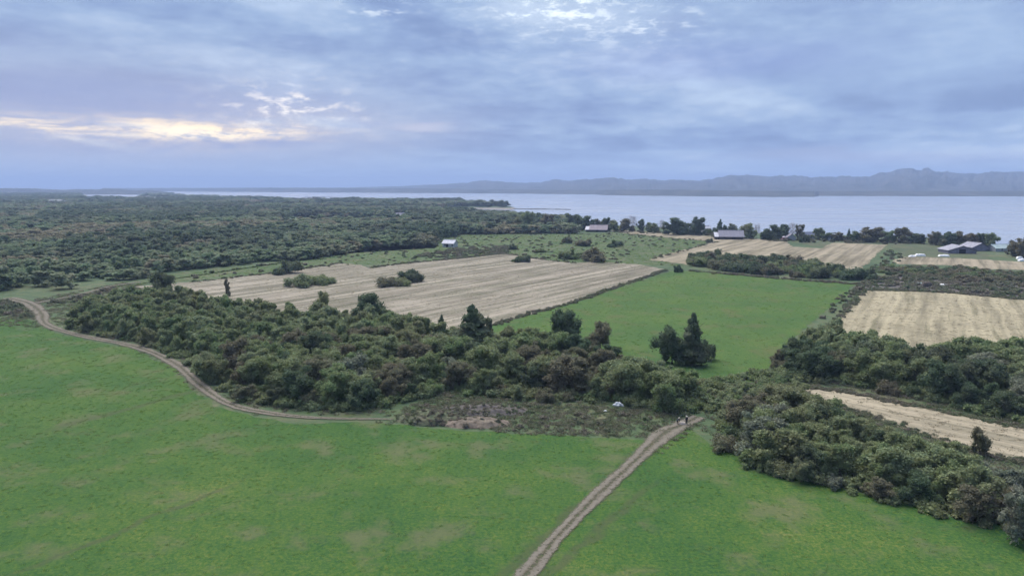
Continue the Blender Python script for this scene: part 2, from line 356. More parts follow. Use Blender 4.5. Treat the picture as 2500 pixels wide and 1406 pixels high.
def water_mat():
    m, t = newmat('lake_water'); p = t.pos()
    n = t.noise(t.vm('MULTIPLY', p, (1.0, 1.6, 1.0)), 0.22, 4, 0.6)
    big = t.noise(t.vm('MULTIPLY', p, (1.0, 2.5, 1.0)), 0.0035, 4, 0.6)
    b = t.n('ShaderNodeBsdfPrincipled'); b.inputs['Base Color'].default_value = (0.28, 0.30, 0.345, 1)
    t.put(b.inputs['Roughness'], t.rng(big, 0.35, 0.65, 0.14, 0.24)); b.inputs['IOR'].default_value = 1.33
    k = t.n('ShaderNodeBump'); k.inputs['Strength'].default_value = 0.15; k.inputs['Distance'].default_value = 0.4
    t.put(k.inputs['Height'], n); t.nt.links.new(k.outputs[0], b.inputs['Normal']); t.out(b.outputs[0]); return m
M['water'] = water_mat()
az2 = np.radians(np.arange(0, 360, 6.0)); r2 = np.geomspace(60, 19800, 40)
P2 = polar(az2, r2)
me = mesh_np('water', np.c_[P2, np.full(len(P2), WZ)], grid_faces(len(r2), len(az2), True), M['water'])
tag(link(bpy.data.objects.new('water', me)), 'calm pale blue lake stretching to the far shore', 'lake', kind='structure')

def vnoise(x, y, seed):
    r = np.random.default_rng(seed); T = r.random((256, 256))
    xi, yi = np.floor(x).astype(int), np.floor(y).astype(int); fx, fy = x - xi, y - yi
    fx = fx * fx * (3 - 2 * fx); fy = fy * fy * (3 - 2 * fy); g = lambda a, b: T[a % 256, b % 256]
    return (g(xi, yi) * (1 - fx) + g(xi + 1, yi) * fx) * (1 - fy) + (g(xi, yi + 1) * (1 - fx) + g(xi + 1, yi + 1) * fx) * fy
def fbm(x, y, seed, oct=5):
    s = 0; a = 0.5
    for i in range(oct): s = s + a * vnoise(x, y, seed + i); x = x * 2.07; y = y * 2.07; a *= 0.5
    return s
def far_mat(name, a, b):
    m, t = newmat(name); p = t.pos(); n = t.noise(p, 0.006, 6, 0.65); f = t.noise(p, 0.05, 3, 0.7)
    t.out(t.bsdf(t.mix(t.rng(t.m('ADD', t.m('MULTIPLY', n, 0.6), t.m('MULTIPLY', f, 0.4)), 0.38, 0.62), a, b), 0.95, 0.05, f, 1.0, 8.0)); return m
M['far_wood'] = far_mat('far_wooded_slope', (0.025, 0.035, 0.035), (0.10, 0.10, 0.095))
def az_of(px): return math.atan2((px - 1250) / FPX, math.cos(PITCH) + (703 - HORIZON) / FPX * math.sin(PITCH))
def relief(name, label, shore, ridge, depth, px0, px1, n=700, nr=26, seed=3, rough=0.25, front=0.25, base=-9.0):
    """a strip of far country: waterline picture profile and skyline profile -> heights over a real depth"""
    pxs = np.linspace(px0, px1, n)
    sy = np.interp(pxs, *zip(*shore)); ry = np.interp(pxs, *zip(*ridge))
    if 'hills' in name: ry = ry + (fbm(pxs * 0.05, pxs * 0 + 3.3, 91, 5) - 0.48) * 9.0 * np.clip((456 - ry) / 18, 0.1, 1)
    r0 = np.array([math.hypot(*G(a, b, WZ)[:2]) for a, b in zip(pxs, sy)])
    az = np.array([math.atan2(*G(a, 470)[:2]) for a in pxs])
    V = []
    for j in range(nr):
        k = j / (nr - 1); r = r0 + depth * k
        rise = min(1, k / front); rise = rise * rise * (3 - 2 * rise)
        fall = 1.0 if k < 0.75 else 1 - (k - 0.75) / 0.25 * 0.9
        rr = r0 + depth * front
        cosaz = np.cos(az)
        h = CAM_H + (HORIZON - ry) / FPX * rr * cosaz - WZ
        nz = fbm(pxs * 0.035, np.full(n, k * 9.0), seed) - 0.5
        fine = fbm(pxs * 0.22, np.full(n, k * 20.0), seed + 9, 3) - 0.5
        crest = math.exp(-((k - front) / (front * 0.35)) ** 2)
        z = WZ - 0.5 + np.maximum(0, h) * rise * fall * (1 + rough * nz * (1 - crest * 0.8)) + fine * np.minimum(26, h * 0.30) * rise
        if j == 0: z = np.full(n, base)
        V += [(a, b, c) for a, b, c in zip(r * np.sin(az), r * np.cos(az), z)]
    me = mesh_np(name, V, grid_faces(nr, n), M['far_wood'], True)
    return tag(link(bpy.data.objects.new(name, me)), label, 'hills', kind='structure')
far_shore = [(-600, 466), (300, 467.3), (450, 468), (900, 471), (1240, 473), (1450, 475.2), (1480, 477.3), (1700, 479.6), (1880, 481.5), (1990, 481), (2000, 479), (2500, 480), (3100, 481)]
relief('far_shore', 'low dark wooded shore across the lake', far_shore,
       [(-600, 458), (350, 459.5), (700, 459), (900, 459.5), (1100, 461), (1400, 464), (1650, 463), (1800, 466), (2000, 467), (2500, 467), (3100, 467)], 1100, 250, 3000, seed=5, front=0.5, rough=0.2)
relief('hills', 'blue hazy hills rising behind the far shore', [(250, 466), (900, 469), (1500, 474), (2000, 476), (3100, 476)],
       [(250, 460), (850, 458.5), (1000, 454), (1090, 450.5), (1150, 445), (1190, 442), (1235, 446), (1280, 446.5), (1310, 446), (1350, 441), (1410, 440), (1480, 435.5), (1530, 438), (1570, 439.5), (1640, 440), (1735, 438), (1765, 431), (1800, 428), (1835, 428.5), (1870, 432), (1930, 431), (1980, 433), (2060, 432.5), (2120, 430), (2150, 423), (2185, 416.5), (2220, 414.5), (2260, 416), (2300, 421), (2350, 424), (2420, 422), (2500, 420), (2700, 412), (3000, 420)],
       5200, 250, 3000, n=900, nr=40, seed=8, front=0.6, rough=0.9)
relief('headland', 'low purple wooded headland on the far horizon beyond the forest', [(-700, 474.5), (345, 475.8), (400, 476.5), (440, 477.4)],
       [(-700, 461), (-200, 462), (0, 460.2), (80, 460.4), (147, 464.4), (189, 462.8), (240, 463), (256, 461), (290, 462), (324, 465.3), (366, 464.6), (391, 467), (416, 472), (436, 476.8), (440, 477.4)],
       1900, -700, 440, n=420, nr=22, seed=21, front=0.35, rough=0.2)

def sheet(name, poly_px, z, mat, label, cat, jit=0.5, step=2.5, world=None):
    pw = world or W(poly_px); pts = []
    for i in range(len(pw)):
        a = Vector(pw[i]); b = Vector(pw[(i + 1) % len(pw)]); n = max(1, int((b - a).length / step))
        for k in range(n):
            q = a.lerp(b, k / n); pts.append((q.x + rng.normal(0, jit), q.y + rng.normal(0, jit)))
    bm = bmesh.new(); vv = [bm.verts.new((x, y, z)) for x, y in pts]; f = bm.faces.new(vv)
    if f.normal.z < 0: f.normal_flip()
    bmesh.ops.triangulate(bm, faces=bm.faces[:]); bm.normal_update()
    for f in bm.faces:
        if f.normal.z < 0: f.normal_flip()
    me = bpy.data.meshes.new(name); bm.to_mesh(me); bm.free(); me.materials.append(mat)
    return tag(link(bpy.data.objects.new(name, me)), label, cat, kind='structure')

MEADOW = [(-500, 778), (60, 776), (92, 788), (120, 808), (180, 825), (330, 852), (420, 898), (478, 955), (545, 995), (620, 1017), (720, 1033), (960, 1034), (1090, 1050), (1250, 1060), (1420, 1064), (1600, 1078), (1640, 1070), (1690, 1050), (1760, 1100),
          (2000, 1180), (2300, 1255), (2600, 1310), (2900, 1400), (2900, 1900), (-500, 1900)]
GREEN = [(1190, 800), (1300, 768), (1400, 741), (1500, 707), (1640, 662), (1690, 662), (1900, 680), (2085, 694), (2060, 730), (1985, 782), (1890, 880), (1870, 920), (1760, 960), (1600, 950), (1300, 880)]
PALE = [(330, 700), (480, 688), (690, 664), (830, 643), (880, 647), (905, 655), (960, 647), (1100, 633), (1235, 620), (1310, 632), (1400, 643), (1450, 638), (1560, 646), (1625, 658), (1500, 703), (1400, 737), (1300, 764), (1190, 796), (1000, 830), (700, 790), (480, 745)]
ROUGH = [(300, 700), (430, 668), (650, 645), (860, 618), (1060, 606), (1080, 585), (1140, 570), (1300, 569), (1440, 572), (1500, 568), (1600, 577), (1730, 590), (1720, 598), (1590, 632), (1680, 650), (1400, 641), (1235, 619), (1100, 632), (960, 646), (880, 646), (690, 663)]
STRIPED = [(1585, 634), (1640, 618), (1720, 597), (1745, 589), (1860, 586), (1920, 590), (1935, 603), (2005, 607), (2035, 593), (2165, 598), (2150, 612), (2100, 660), (1950, 660), (1800, 655), (1690, 648)]
BAND = [(1485, 565), (1500, 562), (1600, 568), (1740, 577), (1900, 586), (1740, 590), (1600, 578)]
YELLOW = [(2108, 708), (2300, 714), (2500, 732), (2800, 745), (2800, 920), (2300, 890), (2150, 880), (2040, 800), (2053, 775)]
STRIP = [(1945, 944), (2060, 956), (2200, 985), (2300, 1003), (2500, 1045), (2800, 1105), (2800, 1190), (2500, 1130), (2400, 1110), (2250, 1060), (2120, 1015), (2030, 985)]
BROWN = [(2095, 690), (2125, 676), (2300, 670), (2500, 680), (2900, 690), (2900, 742), (2500, 730), (2300, 712), (2110, 706), (2070, 725)]
sheet('rough_meadow', ROUGH, 0.03, M['rough_meadow'], 'rough green grazing land between the forest and the pale field', 'meadow', 1.2)
sheet('meadow', MEADOW, 0.03, M['meadow'], 'broad bright green meadow in front of the thickets', 'meadow', 0.5)
sheet('green_field', GREEN, 0.06, M['green_field'], 'bright green field between the pale stubble and the thickets', 'field', 0.5)
sheet('stubble_field', PALE, 0.09, M['straw_a'], 'large pale streaked stubble field behind the middle thicket', 'field', 0.6)
sheet('stubble_field', STRIPED, 0.09, M['straw_b'], 'striped pale field behind the dark hedge near the shore', 'field', 0.8)
sheet('stubble_field', BAND, 0.12, M['straw_b'], 'narrow pale band of field along the shore trees between the two long barns', 'field', 0.8)
sheet('stubble_field', YELLOW, 0.09, M['straw_c'], 'yellowish straw field behind the dark trees at the picture edge', 'field', 0.5)
sheet('stubble_field', STRIP, 0.09, M['straw_d'], 'narrow straw strip running between two dark thickets', 'field', 0.5)
sheet('bare_ground', BROWN, 0.05, M['brown_ground'], 'brown bare scrubby ground beyond the yellow straw field', 'ground', 0.8)
sheet('stubble_field', [(2180, 634), (2215, 627), (2330, 630), (2500, 640), (2700, 650), (2700, 664), (2400, 657), (2330, 648), (2190, 645)], 0.07, M['straw_b'], 'thin pale strip of field below the wide grey barn', 'field', 0.8)
sheet('meadow', [(1930, 590), (1960, 583), (2100, 590), (2300, 597), (2400, 603), (2420, 640), (2330, 632), (2215, 628), (2170, 600), (2040, 594), (2005, 604)], 0.05, M['paddock'], 'small dull green paddock around the wide grey barn', 'meadow', 0.8)
sheet('clearing', [(690, 541), (720, 534), (850, 536), (955, 538), (940, 544), (800, 542)], 0.04, M['rough_meadow'], 'pale green clearing far off inside the forest', 'meadow', 1.5, 6)

sheet('clearing', [(612, 504), (632, 497), (760, 498), (898, 501), (750, 504)], 0.04, M['paddock'], 'long thin pale clearing in the far forest near the lake', 'meadow', 2.0, 10)
sheet('clearing', [(1068, 590), (1060, 578), (1095, 572), (1140, 574), (1135, 590), (1125, 604), (1085, 604)], 0.055, M['rough_meadow'], 'small green yard round the white-roofed farmhouse', 'meadow', 1.0, 4)
def smooth_line(pts, step=1.5):
    P = [Vector(p) for p in pts]; P = [P[0] * 2 - P[1]] + P + [P[-1] * 2 - P[-2]]; out = []
    for i in range(1, len(P) - 2):
        n = max(2, int((P[i + 1] - P[i]).length / step))
        for k in range(n):
            t = k / n; a, b, c, d = P[i - 1:i + 3]
            out.append(0.5 * ((2 * b) + (c - a) * t + (2 * a - 5 * b + 4 * c - d) * t * t + (3 * b - a - 3 * c + d) * t ** 3))
    out.append(P[-2]); return out
TRACKS = []
def track(name, px, widths, z, label, mat=None, step=1.5):
    ctr = smooth_line([G(a, b) for a, b in px], step); n = len(ctr); V = []; F = []; UV = []
    L = 0; wi = np.interp(np.linspace(0, 1, n), np.linspace(0, 1, len(widths)), widths)
    for i, c in enumerate(ctr):
        tdir = (ctr[min(i + 1, n - 1)] - ctr[max(i - 1, 0)]).normalized(); nd = Vector((-tdir.y, tdir.x, 0))
        if i: L += (c - ctr[i - 1]).length
        for k in range(7):
            u = k / 6; q = c + nd * (0.5 - u) * wi[i] * (1 + 0.1 * math.sin(i * 0.37) )
            V.append((q.x, q.y, z + 0.03 * math.sin(u * 3.14159))); UV.append((u, L))
    for i in range(n - 1):
        for k in range(6): a = i * 7 + k; F.append((a, a + 7, a + 8, a + 1))
    me = mesh_np(name, V, F, mat or M['track'], True); uvl = me.uv_layers.new(name='UVMap')
    for lp in me.loops: uvl.data[lp.index].uv = UV[lp.vertex_index]
    TRACKS.append(([tuple(c[:2]) for c in ctr], wi.mean()))
    return tag(link(bpy.data.objects.new(name, me)), label, 'track', kind='structure')
track('track', [(20, 728), (70, 741), (100, 765), (112, 792), (185, 817), (330, 847), (425, 887), (485, 938), (545, 980), (610, 1001), (710, 1016), (810, 1022), (960, 1024)], [7.5, 8.5, 7.0, 4.6, 4.4, 4.6, 4.6, 4.2, 3.4, 1.0], 0.13, 'winding two-rut dirt track along the edge of the middle thicket')
track('track', [(78, 742), (150, 728), (215, 714), (270, 699), (345, 688)], [4.0, 3.2, 4.5, 4.0], 0.11, 'short faint dirt track branching off below the forest edge')
track('track', [(1215, 1480), (1287, 1400), (1362, 1310), (1447, 1222), (1548, 1128), (1617, 1063), (1660, 1040), (1705, 1018)], [3.9, 3.7, 3.6, 3.9, 4.6, 6.4, 5.6], 0.13, 'straight dirt track running up the meadow to the two people')
track('path', [(1960, 582), (2100, 588), (2250, 594), (2350, 599)], [2.5, 2.5], 0.16, 'thin pale path in front of the shoreline trees', M['straw_b'])
track('path', [(1482, 561), (1600, 567), (1745, 576)], [2.0, 2.0], 0.20, 'thin pale path behind the narrow band of field', M['straw_b'])
def bar(name, px, widths, label):
    ctr = smooth_line([G(a, b, WZ) for a, b in px], 10); n = len(ctr); V = []; F = []
    wi = np.interp(np.linspace(0, 1, n), np.linspace(0, 1, len(widths)), widths)
    for i, c in enumerate(ctr):
        td = (ctr[min(i + 1, n - 1)] - ctr[max(i - 1, 0)]).normalized(); nd = Vector((-td.y, td.x, 0))
        for k in range(7):
            s = (k - 3) / 3; q = c + nd * s * wi[i] * (1 + rng.normal(0, 0.12)); V.append((q.x, q.y, WZ - 1.0 + (1 - s * s) * (1.9 + rng.random() * 0.9)))
    for i in range(n - 1):
        for k in range(6): a = i * 7 + k; F.append((a, a + 7, a + 8, a + 1))
    tag(link(bpy.data.objects.new(name, mesh_np(name, V, F, M['far_wood'], True))), label, 'sandbar', kind='structure')
bar('sandbar', [(1255, 510.5), (1300, 511), (1345, 511.4), (1392, 512.6)], [9, 5, 5, 3], 'thin dark spit trailing from the wooded point into the lake')
bar('sandbar', [(1158, 513.2), (1190, 513.8), (1225, 514.6), (1252, 514.4)], [5, 11, 10, 4], 'short dark reed bar inside the small bay')
bar('sandbar', [(745, 481), (790, 481.5), (835, 482)], [14, 20, 10], 'faint low bar in the water beyond the forest')
M['sand'] = plain('pale_sand', (0.5, 0.47, 0.43), 0.95, 0.5)

# ------------------------------------------------------------------ vegetation meshes (unit height 1 m)
ICO = {}
def ico(sub):
    if sub not in ICO:
        bm = bmesh.new(); bmesh.ops.create_icosphere(bm, subdivisions=sub, radius=1.0)
        ICO[sub] = (np.array([v.co[:] for v in bm.verts]), [tuple(v.index for v in f.verts) for f in bm.faces]); bm.free()
    return ICO[sub]
def crown_mesh(name, lobes, nleaf, size, seed, mat, core=0.86, sub=2, up=0.25, keep_in=0.8):
    """lobes: (cx,cy,cz,rx,rz). Leaf clumps spread over lumpy lobes with a rough inner mass."""
    r = np.random.default_rng(seed); V = []; F = []; lv = []
    L = np.array(lobes, float); nv = 0
    if core:
        iv, jf = ico(sub)
        for cx, cy, cz, rx, rz in L:
            k = core * (1 + r.normal(0, 0.13, len(iv)))[:, None]
            V.append(iv * k * (rx, rx, rz) + (cx, cy, cz)); F += [tuple(i + nv for i in f) for f in jf]
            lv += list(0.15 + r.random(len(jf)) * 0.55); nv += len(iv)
    wgt = L[:, 3] ** 2; wgt /= wgt.sum(); made = 0; tries = 0
    LV = []
    while made < nleaf and tries < 40:
        tries += 1; m = nleaf
        li = r.choice(len(L), m, p=wgt); d = r.normal(size=(m, 3)); d /= np.linalg.norm(d, axis=1)[:, None]
        d[:, 2] += up; d /= np.linalg.norm(d, axis=1)[:, None]
        rad = 0.80 + r.random(m) ** 2.0 * 0.52
        c = L[li, :3] + d * rad[:, None] * np.stack([L[li, 3], L[li, 3], L[li, 4]], 1)
        ok = c[:, 2] > 0.01
        for q in L:
            e = (c - q[:3]) / (q[3], q[3], q[4]); ok &= (np.linalg.norm(e, axis=1) > keep_in)
        c = c[ok]; d = d[ok]; m = len(c)
        if not m: continue
        nn = d + r.normal(size=(m, 3)) * 0.75; nn /= np.linalg.norm(nn, axis=1)[:, None]
        a = np.cross(nn, r.normal(size=(m, 3))); a /= np.linalg.norm(a, axis=1)[:, None]; b = np.cross(nn, a)
        s = size * (0.55 + r.random((m, 1)) * 0.9); s2 = s * (0.5 + r.random((m, 1)) * 0.5)
        Q = np.stack([c - a * s, c - b * s2 + nn * s * 0.25, c + a * s, c + b * s2 - nn * s * 0.15], 1)[:nleaf - made]
        V.append(Q.reshape(-1, 3)); k = len(Q)
        F += [(nv + 4 * i, nv + 4 * i + 1, nv + 4 * i + 2, nv + 4 * i + 3) for i in range(k)]
        lv += list(0.15 + r.random(k) * 0.85); nv += 4 * k; made += k
    V = np.concatenate(V); me = mesh_np(name, V, F, mat)
    at = me.attributes.new('lv', 'FLOAT', 'FACE'); at.data.foreach_set('value', np.array(lv, np.float32)); me.update()
    return me
def lobes_broad(seed, rad=0.42, z0=0.16, n=9, lumpy=1.0):
    """uneven crown: leafy clumps gathered at the ends of boughs of different length"""
    r = np.random.default_rng(seed + 500); L = [(r.normal(0, .03), r.normal(0, .03), z0 + (1 - z0) * 0.40, rad * 0.50, (1 - z0) * 0.34)]
    for i in range(n):
        a = 2.4 * i + r.normal(0, 0.5); h = z0 + (1 - z0) * (0.08 + 0.80 * ((i + r.random()) / n))
        k = (h - z0) / (1 - z0); env = math.sin(math.pi * min(0.97, 0.22 + 0.72 * k)) ** 0.7
        d = rad * env * (0.45 + 0.75 * r.random()); x, y = d * math.cos(a), d * math.sin(a)
        for c in range(3):
            q = rad * (0.15 + 0.19 * r.random()) * lumpy
            L.append((x * (1 - 0.22 * c) + r.normal(0, 0.3) * q, y * (1 - 0.22 * c) + r.normal(0, 0.3) * q, min(1 - q * 0.7, max(z0 * 0.6 + q * 0.5, h + r.normal(0, 0.05) - 0.03 * c)), q, q * (0.85 + 0.5 * r.random())))
    for c in range(3):
        q = rad * (0.16 + 0.14 * r.random()); L.append((r.normal(0, 0.10), r.normal(0, 0.10), 0.84 + 0.05 * c, q, q * 0.8))
    return L
def lobes_bush(seed, rad=0.62, n=8):
    r = np.random.default_rng(seed + 900); L = [(r.normal(0, 0.1), r.normal(0, 0.1), 0.28, rad * 0.62, 0.32)]
    ex = 0.75 + 0.5 * r.random()
    for i in range(n):
        a = 2.4 * i + r.normal(0, 0.5); d = rad * (0.25 + 0.75 * r.random()); hh = (0.2 + 0.62 * r.random()) * (1.1 - 0.6 * d / rad)
        for c in range(3):
            q = rad * (0.16 + 0.17 * r.random()); L.append((ex * d * math.cos(a) + r.normal(0, 0.07), d / ex * math.sin(a) + r.normal(0, 0.07), max(q * 0.45, hh * (1 - 0.3 * c)), q, q * 0.8))
    return L
def lobes_cone(seed, rad=0.30):
    r = np.random.default_rng(seed); L = []
    for i in range(15):
        h = 0.10 + 0.82 * i / 14; w = rad * (1 - h) ** 0.8 * (0.8 + 0.4 * r.random()) + 0.03
        a = 2.4 * i + r.random(); L.append((0.42 * w * math.cos(a), 0.42 * w * math.sin(a), h, w * 0.72, 0.08 + 0.05 * r.random()))
    L.append((0, 0, 0.97, 0.035, 0.07)); return L
def trunk_mesh(name, seed, top=0.62, rad=0.022, limbs=5, mat=None, spread=0.25, forks=0):
    r = np.random.default_rng(seed); V = []; F = []
    def tube(pts, r0, r1, ns=7):
        b = len(V); n = len(pts)
        for i, p in enumerate(pts):
            k = r0 + (r1 - r0) * i / (n - 1)
            if i == 0 and r0 == rad: k *= 1.5
            for j in range(ns): a = j / ns * 6.2832; V.append((p[0] + k * math.cos(a), p[1] + k * math.sin(a), p[2]))
        for i in range(n - 1):
            for j in range(ns): F.append((b + i * ns + j, b + i * ns + (j + 1) % ns, b + (i + 1) * ns + (j + 1) % ns, b + (i + 1) * ns + j))
    tube([(r.normal(0, 0.006) * i, r.normal(0, 0.006) * i, -0.02 + top * i / 5) for i in range(6)], rad, rad * 0.45)
    for i in range(limbs):
        h = top * (0.4 + 0.55 * i / max(1, limbs - 1)); a = 2.4 * i + r.random(); d = spread * (0.7 + 0.5 * r.random())
        e = (d * math.cos(a), d * math.sin(a), h + 0.16 + 0.14 * r.random())
        tube([(0, 0, h), (e[0] * 0.5, e[1] * 0.5, h + (e[2] - h) * 0.6), e], rad * 0.5, rad * 0.16, 5)
        for f in range(forks):
            a2 = a + r.normal(0, 0.9); g = (e[0] + 0.14 * math.cos(a2), e[1] + 0.14 * math.sin(a2), e[2] + 0.05 + 0.15 * r.random())
            tube([(e[0] * 0.6, e[1] * 0.6, h + (e[2] - h) * 0.7), g], rad * 0.22, rad * 0.08, 4)
    return mesh_np(name, V, F, mat or M['bark'], True)
LF = M['leaf']
BROAD = [crown_mesh('crown', lobes_broad(s, 0.46, 0.12, 11), 4600, 0.0215, s, LF, core=0.78, sub=1, keep_in=0.7) for s in range(1, 10)]
SHORE = [crown_mesh('crown', lobes_broad(s, 0.50, 0.03, 12), 3000, 0.028, s, LF, core=0.8, sub=1, keep_in=0.7) for s in (81, 82, 83, 84, 85)]
TALL = [crown_mesh('crown', lobes_broad(s, 0.33, 0.10, 12), 2400, 0.022, s, LF, core=0.78, sub=1, keep_in=0.7) for s in (31, 32, 33)]
BUSH = [crown_mesh('crown', lobes_bush(s, 0.66, 9), 2400, 0.036, s, LF, core=0.76, sub=1, keep_in=0.7) for s in (11, 12, 13, 14, 15, 16)]
CONE = [crown_mesh('crown', lobes_cone(s, 0.34), 2200, 0.024, s, M['leaf_dark'], keep_in=0.6) for s in (21, 22)]
BARE = [crown_mesh('crown', lobes_broad(s, 0.40, 0.24, 10), 700, 0.02, s, M['leaf_bare'], core=0) for s in (41, 42)]
FARB = [crown_mesh('crown', lobes_broad(s, 0.52, 0.08, 5), 460, 0.055, s, M[k], sub=1, core=0.85, keep_in=0.65) for k in ('leaf_forest', 'leaf_forest_dark', 'leaf_forest_brown') for s in (51, 52, 53)]
TRUNK = [trunk_mesh('trunk', s) for s in (1, 2, 3)]
PTRUNK = [trunk_mesh('trunk', s, 0.75, 0.02, 9, M['pale_bark'], 0.3, 4) for s in (4, 5)]
STEM = [trunk_mesh('stem', s, 0.4, 0.03, 4, None, 0.3) for s in (6, 7)]

def plant(name, kind, loc, h, wide, label, cat, group=None, mat=None, i=0, rz=None):
    """one tree or shrub: an Empty at its foot with trunk and crown"""
    rz = rng.random() * 6.28 if rz is None else rz
    e = empty(name, loc, rz, (h * wide, h * wide * rng.uniform(0.85, 1.15), h)); tag(e, label, cat, group); e.rotation_euler.x, e.rotation_euler.y = rng.normal(0, 0.045, 2)
    cm, tm = {'broad': (BROAD, TRUNK), 'shore': (SHORE, TRUNK), 'tall': (TALL, TRUNK), 'bush': (BUSH, STEM), 'cone': (CONE, TRUNK), 'bare': (BARE, PTRUNK), 'pale': (TALL, PTRUNK)}[kind]
    c = bpy.data.objects.new('crown', cm[i % len(cm)]); link(c, e)
    if mat: c.material_slots[0].link = 'OBJECT'; c.material_slots[0].material = M[mat]
    link(bpy.data.objects.new('stem' if kind == 'bush' else 'trunk', tm[i % len(tm)]), e)
    return e

# ------------------------------------------------------------------ scattering of uncountable growth
def scatter(name, P, scl, meshes, label, cat, rot=None, idx=None):
    n = len(P); col = bpy.data.collections.new('source_' + name)
    for k, me in enumerate(meshes): col.objects.link(bpy.data.objects.new('%s_%02d' % (name, k), me))
    me = bpy.data.meshes.new(name); me.vertices.add(n); me.vertices.foreach_set('co', np.asarray(P, np.float32).ravel())
    rot = rng.random(n) * 6.2832 if rot is None else rot; RV = np.zeros((n, 3), np.float32); RV[:, 2] = rot
    scl = np.asarray(scl, np.float32); scl = np.repeat(scl[:, None], 3, 1) if scl.ndim == 1 else scl
    for nm, ty, arr, key in (('rotv', 'FLOAT_VECTOR', RV, 'vector'), ('scl', 'FLOAT_VECTOR', scl, 'vector'), ('idx', 'INT', rng.integers(0, len(meshes), n).astype(np.int32) if idx is None else idx, 'value')):
        me.attributes.new(nm, ty, 'POINT').data.foreach_set(key, np.ascontiguousarray(arr).ravel())
    o = link(bpy.data.objects.new(name, me)); ng = bpy.data.node_groups.new('scatter_' + name, 'GeometryNodeTree')
    ng.interface.new_socket('Geometry', in_out='INPUT', socket_type='NodeSocketGeometry'); ng.interface.new_socket('Geometry', in_out='OUTPUT', socket_type='NodeSocketGeometry')
    N = ng.nodes; gi = N.new('NodeGroupInput'); go = N.new('NodeGroupOutput'); ip = N.new('GeometryNodeInstanceOnPoints'); ci = N.new('GeometryNodeCollectionInfo')
    ci.inputs['Collection'].default_value = col; ci.inputs['Separate Children'].default_value = True; ci.inputs['Reset Children'].default_value = True
    def na(nm, ty):
        a = N.new('GeometryNodeInputNamedAttribute'); a.data_type = ty; a.inputs['Name'].default_value = nm
        return [s for s in a.outputs if s.name == 'Attribute' and s.enabled][0]
    lk = ng.links.new
    lk(gi.outputs[0], ip.inputs['Points']); lk(ci.outputs[0], ip.inputs['Instance']); ip.inputs['Pick Instance'].default_value = True
    lk(na('idx', 'INT'), ip.inputs['Instance Index']); lk(na('scl', 'FLOAT_VECTOR'), ip.inputs['Scale'])
    er = N.new('FunctionNodeEulerToRotation'); lk(na('rotv', 'FLOAT_VECTOR'), er.inputs[0]); lk(er.outputs[0], ip.inputs['Rotation'])
    lk(ip.outputs[0], go.inputs[0]); md = o.modifiers.new('scatter', 'NODES'); md.node_group = ng
    return tag(o, label, cat, kind='stuff')
def tuft_mesh(name, seed, mat, blades=18, h=0.15, r=0.5, wd=0.045):
    g = np.random.default_rng(seed); V = []; F = []; lv = []
    for i in range(blades):
        a = g.random() * 6.28; d = r * math.sqrt(g.random()); b = np.array([d * math.cos(a), d * math.sin(a), -0.02])
        t = g.random() * 6.28; w = np.array([math.cos(t), math.sin(t), 0]) * wd; hh = h * (0.5 + 0.7 * g.random())
        ln = np.array([g.normal(0, 1.3), g.normal(0, 1.3), 0]) * hh; k = len(V)
        V += [b - w, b + w, b + ln * 0.45 + (0, 0, hh * 0.65) + w * 0.7, b + ln + (0, 0, hh), b + ln * 0.45 + (0, 0, hh * 0.65) - w * 0.7]
        F.append((k, k + 1, k + 2, k + 3, k + 4)); lv.append(g.random())
    me = mesh_np(name, np.array(V), F, mat); me.attributes.new('lv', 'FLOAT', 'FACE').data.foreach_set('value', np.array(lv, np.float32)); return me
def rand_in(poly_px, dens, pad=(0, 0), rmax=900):
    """random places inside a ground outline at a density per square metre, limited to what the view can hold"""
    w = np.array(W(poly_px)); lo, hi = w.min(0), w.max(0)
    lo = np.maximum(lo, (-rmax, 55)); hi = np.minimum(hi, (rmax, rmax * 3))
    n = int((hi - lo).prod() * dens); Q = lo + rng.random((n, 2)) * (hi - lo); Q = Q[inside(Q, W(poly_px))]
    p = to_px(np.c_[Q, np.zeros(len(Q))]); return Q[(p[:, 0] > -140) & (p[:, 0] < 2640) & (p[:, 1] < 1500)]
def off_tracks(Q, k=0.36):
    ok = np.ones(len(Q), bool)
    for c, w in TRACKS: ok &= dist_poly(Q, c[::3] + [c[-1]], False) > w * k * (0.7 + 0.6 * rng.random(len(Q)))
    return Q[ok]
def jgrid(poly_px, sp, jit=0.34, excl=()):
    w = np.array(W(poly_px)); lo, hi = w.min(0), w.max(0)
    xs = np.arange(lo[0], hi[0], sp); ys = np.arange(lo[1], hi[1], sp * 0.87)
    Q = np.array([(x + (j % 2) * sp / 2, y) for j, y in enumerate(ys) for x in xs]); Q = Q + rng.normal(0, sp * jit * 0.6, Q.shape)
    Q = Q[inside(Q, W(poly_px))]
    for e in excl: Q = Q[~inside(Q, W(e))]
    return Q

TUFT = [tuft_mesh('tuft', s, M['tuft']) for s in (1, 2, 3, 4)]
DRY = [tuft_mesh('tuft', s, M['tuft_dry'], 14, 0.15, 0.5) for s in (5, 6, 7)]
SCR = [tuft_mesh('tuft', s, M['tuft_scrub'], 20, 0.38, 0.55, 0.06) for s in (8, 9, 10)]
Q = off_tracks(rand_in(MEADOW, 0.5)); d = np.hypot(*Q.T); Q = Q[rng.random(len(Q)) < np.clip(150 / d, 0.35, 1)]; d = np.hypot(*Q.T)
scatter('meadow_grass', np.c_[Q, np.full(len(Q), 0.03)], (0.4 + 0.5 * rng.random(len(Q))) * np.clip(d / 130, 0.8, 1.5), TUFT, 'short green grass covering the broad near meadow', 'grass')
Q = rand_in(GREEN, 0.14)
scatter('field_grass', np.c_[Q, np.full(len(Q), 0.06)], 0.7 + 0.6 * rng.random(len(Q)), TUFT, 'green grass of the field between stubble and thickets', 'grass')
